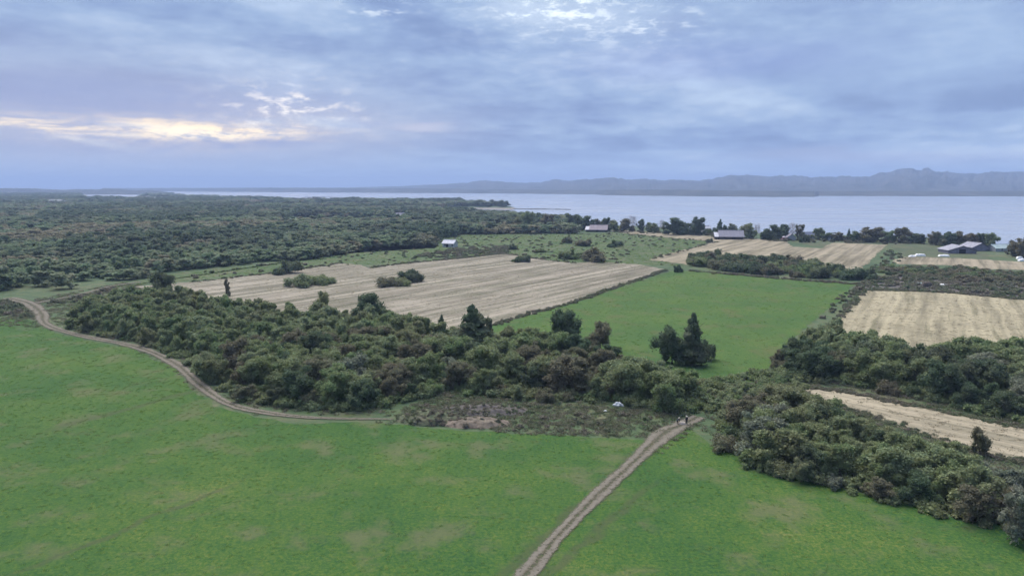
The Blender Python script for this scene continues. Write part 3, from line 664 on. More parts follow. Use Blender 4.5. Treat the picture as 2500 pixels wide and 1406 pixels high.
Q = rand_in(PALE, 0.10)
scatter('straw_tufts', np.c_[Q, np.full(len(Q), 0.09)], 0.7 + 0.8 * rng.random(len(Q)), DRY, 'dry straw tufts strewn over the large pale field', 'straw')
Q = np.concatenate([rand_in(YELLOW, 0.3), rand_in(STRIP, 0.5)])
scatter('straw_stubble', np.c_[Q, np.full(len(Q), 0.09)], 0.6 + 0.7 * rng.random(len(Q)), DRY, 'dry straw stubble of the two yellowish fields', 'straw')

# ------------------------------------------------------------------ buildings
M['tin'] = plain('weathered_tin', (0.24, 0.228, 0.275), 0.7, 0.6, 0.2, 0.4)
M['tin_rust'] = plain('pinkish_tin', (0.29, 0.24, 0.262), 0.7, 0.5, 0.25, 0.3)
M['white_wall'] = plain('limewashed_wall', (0.45, 0.45, 0.46), 0.85, 1.2, 0.18)
M['grey_wall'] = plain('grey_render_wall', (0.33, 0.34, 0.36), 0.9, 1.0, 0.2)
M['timber'] = plain('dark_timber', (0.075, 0.065, 0.06), 0.9, 2.0, 0.3)
M['dark'] = plain('dark_opening', (0.02, 0.018, 0.025), 0.9, 1.0, 0.1)
M['slate'] = plain('blue_grey_roof', (0.16, 0.18, 0.26), 0.7, 0.8, 0.2)
M['roof_white'] = plain('pale_sheet_roof', (0.46, 0.46, 0.52), 0.6, 0.7, 0.15)
M['glass'] = plain('window_glass', (0.03, 0.04, 0.05), 0.1, 1.0, 0.1, 0.6)
def boxm(name, x0, x1, y0, y1, z0, z1, mat, parent, bevel=0.0):
    bm = bmesh.new(); bmesh.ops.create_cube(bm, size=1.0)
    for v in bm.verts: v.co = (x0 + (v.co.x + .5) * (x1 - x0), y0 + (v.co.y + .5) * (y1 - y0), z0 + (v.co.z + .5) * (z1 - z0))
    if bevel: bmesh.ops.bevel(bm, geom=bm.edges[:], offset=bevel, segments=2, affect='EDGES')
    me = bpy.data.meshes.new(name); bm.to_mesh(me); bm.free(); me.materials.append(mat)
    return link(bpy.data.objects.new(name, me), parent)
def house(name, loc, L, Wd, H, rise, rz, label, cat, wall='grey_wall', roof='tin', over=0.7, door=None, nwin=3, leanto=0.0, hip=0.0, gable_door=None):
    """gabled building, ridge along local x, long side facing -y"""
    e = empty(name, loc, rz); tag(e, label, cat); a, b = L / 2, Wd / 2
    hx = hip
    V = [(-a, -b, -0.3), (a, -b, -0.3), (a, b, -0.3), (-a, b, -0.3), (-a, -b, H), (a, -b, H), (a, b, H), (-a, b, H), (-a + hx, 0, H + rise), (a - hx, 0, H + rise)]
    F = [(0, 1, 5, 4), (2, 3, 7, 6), (1, 2, 6, 5), (3, 0, 4, 7)] + ([] if hip else [(5, 6, 9), (7, 4, 8)])
    link(bpy.data.objects.new('wall', mesh_np('wall', V, F, M[wall])), e)
    n = max(8, int(L / 0.9)); V = []; F = []; oa, ob = a + over, b + over; dz = rise / b * over; th = 0.12
    for s in (-1, 1):                                           # corrugated roof planes with real thickness
        base = len(V)
        for i in range(n + 1):
            x = -oa + 2 * oa * i / n; rib = 0.05 * (i % 2)
            xr = max(-oa + hx * 1.0, min(oa - hx, x)) if hip else x
            V += [(x, s * ob, H - dz + rib + 0.05), (xr, s * 0.0, H + rise + rib + 0.05), (x, s * ob, H - dz + rib - th), (xr, 0, H + rise + rib - th)]
        for i in range(n):
            q = base + 4 * i; F += [(q, q + 4, q + 5, q + 1), (q + 2, q + 3, q + 7, q + 6), (q, q + 2, q + 6, q + 4)]
    if hip:
        for s in (-1, 1):
            k = len(V); V += [(s * oa, -ob, H - dz + .05), (s * oa, ob, H - dz + .05), (s * (oa - hx), 0, H + rise + .05)]; F.append((k, k + 1, k + 2))
    rf = link(bpy.data.objects.new('roof', mesh_np('roof', V, F, M[roof])), e)
    boxm('ridge_cap', -oa + hx, oa - hx, -0.25, 0.25, H + rise + 0.02, H + rise + 0.2, M[roof], rf)
    if door:
        x, w, h = door; boxm('door', x - w / 2, x + w / 2, -b - 0.06, -b + 0.05, 0, h, M['dark'], e)
    if gable_door:
        y, w, h = gable_door; boxm('door', -a - 0.06, -a + 0.05, y - w / 2, y + w / 2, 0, h, M['dark'], e)
    for i in range(nwin):
        x = -a + L * (i + 0.5) / nwin + 0.6
        if door and abs(x - door[0]) < door[1] / 2 + 0.7: continue
        wn = boxm('window', x - 0.55, x + 0.55, -b - 0.05, -b + 0.04, H * 0.35, H * 0.78, M['timber'], e); boxm('pane', x - 0.45, x + 0.45, -b - 0.075, -b - 0.04, H * 0.38, H * 0.75, M['glass'], wn)
    if leanto:
        V = [(-a - leanto, -b - .6, H * 0.75), (-a, -b - .6, H * 0.75), (-a, b * 0.2, H + rise * .6), (-a - leanto, b * 0.2, H + rise * .6)]
        V += [(x, y, z - 0.15) for x, y, z in V]
        link(bpy.data.objects.new('lean_to_roof', mesh_np('lean_to_roof', V, [(0, 1, 2, 3), (7, 6, 5, 4), (0, 4, 5, 1), (1, 5, 6, 2), (2, 6, 7, 3), (3, 7, 4, 0)], M['roof_white'])), e)
        boxm('lean_to_wall', -a - leanto + .4, -a - .1, -b * .7, b * 0.15, -0.2, H * 0.85, M['timber'], e)
    return e
def face(px, py): g = G(px, py); return math.atan2(g.x, g.y) * -1.0
def B(px, py): return G(px, py)
house('barn', B(1783, 584), 19.5, 11, 3.2, 4.6, R(-6), 'long violet-grey tin-roofed barn with a lean-to, by the field corner', 'barn', 'timber', 'tin', 1.0, (2.0, 3.0, 2.6), 3, 4.5)
house('barn', B(1462, 566), 16.5, 10, 3.0, 4.0, R(-14), 'pinkish tin-roofed barn at the end of the narrow field band', 'barn', 'timber', 'tin_rust', 1.0, (-1.0, 2.6, 2.4), 3, 5.0)
house('farmhouse', B(1099, 603), 9.0, 7.5, 3.2, 2.2, R(-22), 'small white-roofed farmhouse with dark doorway beside the forest edge', 'house', 'white_wall', 'roof_white', 0.7, (-0.6, 2.0, 2.4), 3)
house('cottage', B(1973, 583), 9.5, 7, 3.0, 2.8, R(8), 'pale cottage with blue-grey roof between shoreline trees', 'house', 'white_wall', 'slate', 0.5, (0.5, 1.2, 2.1), 3)
house('hut', B(1930, 586), 8.5, 7, 2.8, 2.6, R(80), 'pale grey gabled hut under the leafless pale tree', 'hut', 'grey_wall', 'tin', 0.5, (0, 1.4, 2.0), 1)
house('shore_house', B(1722, 571), 7.5, 6, 5.6, 2.2, R(12), 'tall pale greenish house hidden among shoreline trees', 'house', 'white_wall', 'roof_white', 0.5, None, 2)
house('shed', B(1910, 585.5), 4.0, 3.0, 2.3, 0.8, R(5), 'small white shed beside the glowing red lamp', 'shed', 'white_wall', 'roof_white', 0.3, (0.6, 0.9, 1.9), 2)
house('forest_house', B(978, 532), 18, 12, 3.0, 4.6, R(20), 'violet-roofed house standing amid trees by the bay', 'house', 'white_wall', 'tin', 0.8, None, 3)
house('forest_house', B(1058, 541), 6.0, 5.0, 4.2, 2.0, R(-10), 'tiny white house showing among trees below the bay', 'house', 'white_wall', 'roof_white', 0.4, None, 2)
house('forest_house', B(928, 541), 8.0, 6.0, 3.6, 2.4, R(30), 'tiny pale house at the end of the forest clearing', 'house', 'white_wall', 'tin', 0.4, None, 2)
house('long_house', B(142, 500), 38, 14, 8.5, 3.5, R(6), 'long white building far off in the forest below the headland', 'building', 'white_wall', 'roof_white', 0.8, None, 6)
house('far_house', B(384, 491.5), 17, 12, 9.5, 3.0, R(-8), 'distant white house near the pond with a twin beside it', 'house', 'white_wall', 'roof_white', 0.6, None, 3)
house('far_house', B(398, 490.5), 15, 11, 9.0, 3.0, R(10), 'distant white house to the lake side of its twin', 'house', 'white_wall', 'roof_white', 0.6, None, 3)
house('far_house', B(362, 488.5), 8, 8, 11.0, 2.5, R(0), 'distant tiny white hut between the pond and the twin houses', 'house', 'white_wall', 'roof_white', 0.5, None, 1)

# glowing red lamp by the shed
def lathe(name, prof, ns, mat, parent, loc=(0, 0, 0)):
    V = []; F = []
    for r_, z_ in prof:
        for j in range(ns): a = j / ns * 6.2832; V.append((loc[0] + r_ * math.cos(a), loc[1] + r_ * math.sin(a), loc[2] + z_))
    for i in range(len(prof) - 1):
        for j in range(ns): F.append((i * ns + j, i * ns + (j + 1) % ns, (i + 1) * ns + (j + 1) % ns, (i + 1) * ns + j))
    return link(bpy.data.objects.new(name, mesh_np(name, V, F, mat, True)), parent)
mred, t = newmat('red_lamp_glow'); em = t.n('ShaderNodeEmission'); em.inputs[0].default_value = (1.0, 0.13, 0.06, 1); em.inputs[1].default_value = 2.2; t.out(em.outputs[0])
lp = empty('lamp', G(1903, 586.5)); tag(lp, 'glowing red round lamp on a post at the edge of the shoreline trees', 'lamp')
lathe('post', [(0.12, -0.1), (0.09, 0.1), (0.07, 2.0), (0.07, 2.1)], 10, M['tin'], lp)
lathe('globe', [(0.02, -0.95), (0.55, -0.8), (0.9, -0.35), (0.95, 0.0), (0.85, 0.45), (0.5, 0.85), (0.02, 0.97)], 16, mred, lp, (0, 0, 2.9))
lathe('cap', [(0.35, 3.82), (0.3, 3.95), (0.05, 4.05), (0.0, 4.06)], 12, M['tin'], lp)

# low grey barns and white sheeting in the paddock
M['tarp'] = plain('grey_violet_netting', (0.20, 0.19, 0.24), 0.85, 0.7, 0.3, 0.2)
M['tarp_teal'] = plain('teal_grey_sheeting', (0.30, 0.37, 0.38), 0.7, 0.6, 0.3, 0.2)
M['white_sheet'] = plain('white_sheeting', (0.72, 0.72, 0.74), 0.6, 1.0, 0.15, 0.3)
M['tarp_roof'] = plain('grey_violet_sheet_roof', (0.25, 0.25, 0.295), 0.75, 0.5, 0.35, 0.2)
house('barn', G(2336, 617), 15, 18, 2.4, 2.9, R(84), 'low wide grey barn with a square dark doorway in its gable', 'barn', 'tarp', 'tarp_roof', 0.8, None, 0, gable_door=(0.0, 4.2, 3.0))
house('barn', G(2378, 611), 13, 13, 2.8, 2.9, R(96), 'grey barn directly behind the one with the dark doorway', 'barn', 'tarp', 'tarp_roof', 0.8, None, 0)
house('barn', G(2446, 613), 16, 9, 2.6, 2.2, R(4), 'low teal-roofed barn near the picture edge', 'barn', 'grey_wall', 'tarp_teal', 0.8, (2.0, 2.0, 2.0), 2)
house('cottage', G(2032, 587), 8, 6, 2.8, 2.2, R(-10), 'small pale cottage half hidden by low trees past the pale cottage', 'house', 'white_wall', 'slate', 0.5, None, 2)
def sheet_heap(name, loc, L, Wd, H, label, cat, rz=0.0, seed=1, mat='white_sheet', group=None):
    g = np.random.default_rng(seed); V = []; nx, ny = 13, 9
    for i in range(nx):
        for j in range(ny):
            u, v = i / (nx - 1) * 2 - 1, j / (ny - 1) * 2 - 1
            V.append((u * L / 2 * (1 + g.normal(0, .04)), v * Wd / 2 * (1 + g.normal(0, .05)), -0.05 + H * max(0, (1 - u ** 4) * (1 - v ** 4)) ** 0.5 * (0.75 + 0.5 * g.random())))
    o = link(bpy.data.objects.new(name, mesh_np(name, V, grid_faces(nx, ny), M[mat], True))); o.location = loc; o.rotation_euler.z = rz
    return tag(o, label, cat, group)
sheet_heap('white_tarpaulin', G(2304, 626), 7.0, 2.6, 1.2, 'white tarpaulin lying against the barn with the dark doorway', 'tarpaulin', R(-6), 1)
sheet_heap('white_tarpaulin', G(2246, 625), 7.0, 2.6, 1.4, 'long white covered stack alone in the small paddock', 'tarpaulin', R(4), 2)
sheet_heap('white_tarpaulin', G(2227, 627), 4.4, 2.2, 1.0, 'smaller dull white stack touching the long white one in the paddock', 'tarpaulin', R(0), 3)
sheet_heap('white_tarpaulin', G(2405, 609), 5.5, 3.0, 1.8, 'white sheet between the grey barns and the teal-roofed barn', 'tarpaulin', R(10), 4)
sheet_heap('white_tarpaulin', G(2468, 611), 7.5, 3.5, 2.2, 'white sheet at the lake end of the teal-roofed barn', 'tarpaulin', R(-12), 5)
sheet_heap('white_tarpaulin', G(2489, 632), 4.0, 2.0, 1.5, 'upper of two white bundles at the picture edge', 'tarpaulin', R(0), 6)
sheet_heap('white_tarpaulin', G(2494, 637), 4.5, 2.0, 1.3, 'lower of two white bundles at the picture edge', 'tarpaulin', R(8), 7)
sheet_heap('white_tarpaulin', G(2299, 699), 3.0, 1.6, 1.1, 'white bundle on brown ground, one of a close pair, forest side', 'bundle', R(10), 8)
sheet_heap('white_tarpaulin', G(2315, 700), 3.2, 1.6, 1.2, 'white bundle on brown ground, one of a close pair, picture-edge side', 'bundle', R(-15), 9)
sheet_heap('grey_bundle', G(2243, 694), 4.0, 2.0, 0.9, 'dull greenish grey bundle on the brown ground', 'bundle', R(0), 10, 'tarp_teal')
sheet_heap('earth_mound', G(2262, 700), 4.6, 2.6, 2.2, 'dark hump beside the white bundles on brown ground', 'mound', R(0), 11, 'timber')

# ------------------------------------------------------------------ bank of bare earth, sacks and people at the meadow's edge
def bank(name, px, Wm, Dm, H, label, mat, seed):
    g = G(*px); nx, ny = 40, 22; V = []
    for i in range(nx):
        for j in range(ny):
            u, v = i / (nx - 1) * 2 - 1, j / (ny - 1) * 2 - 1; q = max(0, 1 - u * u - v * v * 0.9)
            n = float(fbm(np.array([u * 5 + seed]), np.array([v * 4.0]), seed)[0])
            V.append((g.x + u * Wm / 2, g.y + v * Dm / 2, -0.05 + H * q ** 0.8 * (0.45 + 1.1 * n)))
    return tag(link(bpy.data.objects.new(name, mesh_np(name, V, grid_faces(nx, ny), mat, True))), label, 'bank', kind='structure')
M['earth'] = grass_mat('bare_earth', [(0, (0.060, 0.053, 0.044)), (0.5, (0.150, 0.122, 0.098)), (1, (0.210, 0.172, 0.145))], (0.144, 0.139, 0.101), 0.5)
bank('earth_bank', (1165, 1034), 14, 6, 1.1, 'low bank of bare brown earth beside the end of the winding track', M['earth'], 3)
bank('earth_bank', (1180, 1004), 20, 8, 1.2, 'brushy grey-brown bank behind the bare brown earth', M['brown_ground'], 7)
bank('earth_bank', (1060, 1022), 15, 9, 1.5, 'greyish weedy bank adjoining the bare brown earth', M['scrub_ground'], 4)
M['sand_heap'] = plain('pale_sand_heap', (0.36, 0.32, 0.29), 0.95, 1.5, 0.25)
sheet_heap('sand_heap', G(1666, 1036), 1.3, 1.2, 0.55, 'small pale sand heap between the two people', 'heap', 0.2, 14, 'sand_heap')
def sack(loc, s, rz, seed, label, group=None):
    g = np.random.default_rng(seed); iv, jf = ico(3); sc = np.array([0.42, 0.27, 0.22]) * s
    d = (1 + 0.16 * np.sin(iv[:, 0] * 5 + seed) * np.cos(iv[:, 1] * 4) + g.normal(0, 0.035, len(iv)))[:, None]
    V = iv * d * sc + (0, 0, sc[2] * 0.8); o = link(bpy.data.objects.new('white_sack', mesh_np('white_sack', V, jf, M['white_sheet'], True)))
    o.location = loc; o.rotation_euler.z = rz; tag(o, label, 'sack', group)
g0 = G(1511, 991)
for k, (dx, dy, dz, s) in enumerate([(-0.75, 0.1, 0, 1.25), (-0.15, -0.2, 0, 1.15), (0.45, 0.05, 0, 1.3), (0.1, 0.35, 0.0, 1.2), (0.15, 0.1, 0.36, 1.1), (-0.35, 0.15, 0.38, 1.2), (0.8, -0.25, 0, 0.8)]):
    sack(g0 + Vector((dx, dy, dz)), s, k * 1.3, 30 + k, 'white sack in the heap at the foot of the middle thicket', 'heap of white sacks')
sack(G(1478, 1005), 0.9, 0.4, 44, 'single small white sack lying apart on the grass below the sack heap')

M['skin'] = plain('skin', (0.32, 0.2, 0.15), 0.6, 8, 0.1)
M['jacket'] = plain('dark_jacket', (0.022, 0.024, 0.032), 0.85, 6, 0.3)
M['trousers'] = plain('dark_trousers', (0.03, 0.032, 0.045), 0.85, 6, 0.3)
M['hair'] = plain('dark_hair', (0.025, 0.02, 0.018), 0.7, 20, 0.3)
M['hat'] = plain('pale_hat', (0.5, 0.47, 0.42), 0.8, 8, 0.15)
M['shoe'] = plain('shoe', (0.03, 0.028, 0.026), 0.7, 8, 0.2)
def person(loc, rz, label, J, head, head_dir, hat=None):
    """J: joints; one continuous skinned body with hands and fingers"""
    e = empty('person', loc, rz); tag(e, label, 'person')
    V = []; E = []; RAD = []
    def v(p, r): V.append(Vector(p)); RAD.append(r); return len(V) - 1
    pel = v(J['pelvis'], 0.135); wai = v(J['waist'], 0.125); ch = v(J['chest'], 0.155); nk = v(J['neck'], 0.06); hd = v(head, 0.088)
    top = v(Vector(head) + Vector((0, 0, 0.09)), 0.08); E += [(pel, wai), (wai, ch), (ch, nk), (nk, hd), (hd, top)]
    nose = v(Vector(head) + Vector(head_dir) * 0.1, 0.018); E.append((hd, nose))
    for s in ('l', 'r'):
        sh = v(J['sh_' + s], 0.07); el = v(J['el_' + s], 0.048); wr = v(J['wr_' + s], 0.034); E += [(ch, sh), (sh, el), (el, wr)]
        d = (V[wr] - V[el]).normalized(); side = d.cross(Vector((0, 1, 0.2))).normalized(); pm = v(V[wr] + d * 0.07, 0.036); E.append((wr, pm))
        for f, (o, l) in enumerate([(-0.03, 0.07), (-0.01, 0.085), (0.01, 0.08), (0.03, 0.06)]):
            a = v(V[pm] + d * 0.03 + side * o, 0.0095); b = v(V[a] + d * l * 0.6 + Vector((0, -0.012, 0)), 0.009); c = v(V[b] + d * l * 0.4 + Vector((0, -0.02, 0)), 0.008); E += [(pm, a), (a, b), (b, c)]
        th = v(V[wr] + d * 0.03 + side * -0.045, 0.01); th2 = v(V[th] + d * 0.05 + side * -0.015, 0.009); E += [(wr, th), (th, th2)]
        hp = v(J['hip_' + s], 0.10); kn = v(J['kn_' + s], 0.068); an = v(J['an_' + s], 0.045); E += [(pel, hp), (hp, kn), (kn, an)]
        toe = v(Vector(J['an_' + s]) + Vector((0, -0.17, -0.045)), 0.038); E.append((an, toe))
    me = bpy.data.meshes.new('body'); me.from_pydata([tuple(p) for p in V], E, []); o = bpy.data.objects.new('body', me); C.objects.link(o)
    md = o.modifiers.new('skin', 'SKIN'); 
    for i, sv_ in enumerate(me.skin_vertices[0].data): sv_.radius = (RAD[i], RAD[i]); sv_.use_root = (i == 0)
    o.modifiers.new('sub', 'SUBSURF').levels = 1
    dg = bpy.context.evaluated_depsgraph_get(); ev = bpy.data.meshes.new_from_object(o.evaluated_get(dg)); bpy.data.objects.remove(o)
    ev.name = 'body'; ev.materials.clear()
    for k in ('jacket', 'trousers', 'skin', 'shoe'): ev.materials.append(M[k])
    wrs = [Vector(J['wr_l']), Vector(J['wr_r'])]; ans = [Vector(J['an_l']), Vector(J['an_r'])]; H = Vector(head); kns = [Vector(J['kn_l']), Vector(J['kn_r'])]; pl = Vector(J['pelvis'])
    for p in ev.polygons:
        c = p.center; k = 0
        if min((c - a).length for a in ans) < 0.16 and c.z < 0.12: k = 3
        elif min((c - a).length for a in kns + ans) < 0.27 or (c - pl).length < 0.16: k = 1
        if min((c - a).length for a in wrs) < 0.17 and k != 3 and c.z > 0.2 and min((c - a).length for a in wrs) < 0.12: k = 2
        if (c - H).length < 0.16 and c.z > Vector(J['neck']).z - 0.02: k = 2
        p.material_index = k
    ev.shade_smooth(); b = link(bpy.data.objects.new('body', ev), e)
    iv, jf = ico(3); hv = iv * (0.108, 0.118, 0.105) + np.array(head) + np.array((0, 0, 0.055)) - np.array(head_dir) * 0.02
    keep = [f for f in jf if np.mean([iv[i] for i in f], 0) @ np.array(head_dir) < 0.45 and np.mean([iv[i][2] for i in f]) > -0.5]
    link(bpy.data.objects.new('hair', mesh_np('hair', hv, keep, M['hair'], True)), e)
    if hat:
        hm = lathe('hat', [(0.20, 0.0), (0.19, 0.02), (0.115, 0.03), (0.11, 0.11), (0.06, 0.14), (0.0, 0.145)], 16, M['hat'], e, tuple(Vector(head) + Vector((0, 0, 0.07))))
    return e
person(G(1676, 1037), R(200), 'person in dark clothes standing upright on the track beside the sand heap',
       dict(pelvis=(0, 0, 0.93), waist=(0, 0, 1.08), chest=(0, 0, 1.30), neck=(0, -0.01, 1.47), sh_l=(0.2, 0, 1.40), el_l=(0.27, 0.03, 1.12), wr_l=(0.26, -0.08, 0.88), sh_r=(-0.2, 0, 1.40), el_r=(-0.27, 0.03, 1.12), wr_r=(-0.25, -0.1, 0.90),
            hip_l=(0.1, 0, 0.88), kn_l=(0.12, -0.02, 0.49), an_l=(0.13, 0.02, 0.08), hip_r=(-0.1, 0, 0.88), kn_r=(-0.12, -0.05, 0.49), an_r=(-0.13, -0.02, 0.08)), (0, -0.02, 1.60), (0, -1, 0), hat=True)
person(G(1654, 1036), R(120), 'person in dark clothes bending forward with a pale hat beside the sand heap',
       dict(pelvis=(0, 0.15, 0.78), waist=(0, 0.05, 0.90), chest=(0, -0.16, 1.02), neck=(0, -0.32, 1.10), sh_l=(0.19, -0.2, 1.02), el_l=(0.23, -0.32, 0.76), wr_l=(0.16, -0.45, 0.55), sh_r=(-0.19, -0.2, 1.02), el_r=(-0.23, -0.32, 0.76), wr_r=(-0.14, -0.45, 0.52),
            hip_l=(0.1, 0.14, 0.74), kn_l=(0.13, -0.10, 0.44), an_l=(0.13, 0.08, 0.08), hip_r=(-0.1, 0.14, 0.74), kn_r=(-0.14, -0.08, 0.44), an_r=(-0.14, 0.12, 0.08)), (0, -0.42, 1.17), (0, -0.9, -0.4), hat=True)

# ------------------------------------------------------------------ single trees the photograph lets one tell apart
def T(px, base, top, wpx, kind, label, mat=None, cat='tree', name='tree', group=None, i=None, dz=0.0):
    """from foot, top and width in the photograph to a real place and size"""
    g = G(px, base); d = math.hypot(g.y, CAM_H)
    h = (base - top) / FPX * d * 1.03; w = wpx / FPX * d
    base_w = {'broad': 1.0, 'shore': 1.05, 'tall': 0.78, 'bush': 1.35, 'cone': 0.66, 'bare': 0.9, 'pale': 0.78}[kind] * h
    return plant(name, kind, g + Vector((0, 0, dz)), h, w / base_w, label, cat, group, mat, int(rng.integers(0, 9)) if i is None else i)
T(1158, 872, 748, 105, 'cone', 'tall dark ragged tree standing up from the back of the middle thicket', 'leaf_dark', i=0)
T(1192, 850, 775, 30, 'tall', 'slim dark tree close beside the tall ragged one in the thicket', 'leaf_dark')
T(1075, 830, 770, 34, 'cone', 'small pointed dark tree at the thicket edge facing the stubble field', 'leaf_dark')
T(1380, 850, 758, 95, 'broad', 'round very dark tree at the back of the thicket against the green field', 'leaf_dark')
T(1465, 855, 788, 78, 'broad', 'brown-green tree at the thicket end, just past the round dark tree', 'leaf_brown')
T(1640, 888, 806, 80, 'broad', 'rounded dark tree joined to the spired tree in the green field', 'leaf_dark')
T(1688, 890, 768, 72, 'cone', 'dark spired tree alone with its rounded neighbour in the green field', 'leaf_dark', i=1)
T(1722, 880, 818, 45, 'bush', 'low dark bush under the spired tree in the green field', 'leaf_dark', 'bush', 'bush')
T(905, 790, 718, 95, 'broad', 'round leafy dark green tree at thicket edge below the field bushes', 'leaf_dark')
T(788, 768, 714, 55, 'broad', 'small rounded tree poking above the thicket into the stubble field', 'leaf')
T(557, 730, 684, 18, 'tall', 'tiny dark upright tree at the thicket rim on the stubble field', 'leaf_brown')
T(400, 740, 668, 80, 'broad', 'bushy dark tree at the forest end of the middle thicket', 'leaf_dark')
T(695, 668, 630, 66, 'bush', 'dark rounded bush on the stubble field nearest the forest', 'leaf_dark', 'bush', 'bush')
T(735, 700, 656, 76, 'bush', 'grey-green spreading bush in the stubble field, forest side', 'leaf', 'bush', 'bush')
T(785, 694, 660, 70, 'bush', 'green bush touching the grey-green spreading bush in the stubble', 'leaf', 'bush', 'bush')
T(945, 699, 664, 70, 'bush', 'brownish low bush in the middle of the stubble field', 'leaf_brown', 'bush', 'bush')
T(1000, 688, 648, 62, 'bush', 'tall dark bush behind the brownish bush in mid stubble field', 'leaf_dark', 'bush', 'bush')
T(972, 696, 668, 66, 'bush', 'low green bush filling the gap between the two mid stubble bushes', 'leaf', 'bush', 'bush')
T(1276, 640, 618, 42, 'bush', 'dark bush on the far rim of the stubble field', 'leaf_dark', 'bush', 'bush')
T(1253, 609, 592, 28, 'bush', 'small dark bush alone in the rough meadow near the farmhouse', 'leaf_dark', 'bush', 'bush')
T(1320, 616, 602, 26, 'bush', 'tiny bush in the rough meadow between two darker bushes', 'leaf', 'bush', 'bush')
T(1385, 594, 572, 28, 'bush', 'brown bush below the pinkish barn in the rough meadow', 'leaf_brown', 'bush', 'bush')
T(1425, 600, 580, 52, 'bush', 'spreading brown-green bush in the rough meadow middle', 'leaf_brown', 'bush', 'bush')
T(1398, 632, 602, 56, 'bush', 'dull green bush in the clump above the stubble field corner', 'leaf', 'bush', 'bush')
T(1448, 638, 598, 76, 'bush', 'biggest brown-green bush of the clump above the stubble corner', 'leaf_brown', 'bush', 'bush')
T(1497, 603, 583, 42, 'bush', 'isolated dark round bush in the rough meadow towards the barns', 'leaf_dark', 'bush', 'bush')
T(1732, 592, 579, 18, 'bush', 'tiny dark bush at the corner of the striped field', 'leaf_dark', 'bush', 'bush')
T(2392, 1112, 1046, 58, 'tall', 'dark upright bush standing out before the straw strip', 'leaf_brown', 'bush', 'bush')
T(2478, 1322, 1195, 95, 'pale', 'thin pale-stemmed tree at the picture edge of the lower thicket', 'leaf_pale')
T(1655, 665, 640, 22, 'bush', 'small dark bush at the corner of the green field by the hedge', 'leaf_dark', 'bush', 'bush')
T(1960, 592, 562, 24, 'bush', 'dark narrow bush in front of the pale cottage', 'leaf_dark', 'bush', 'bush')
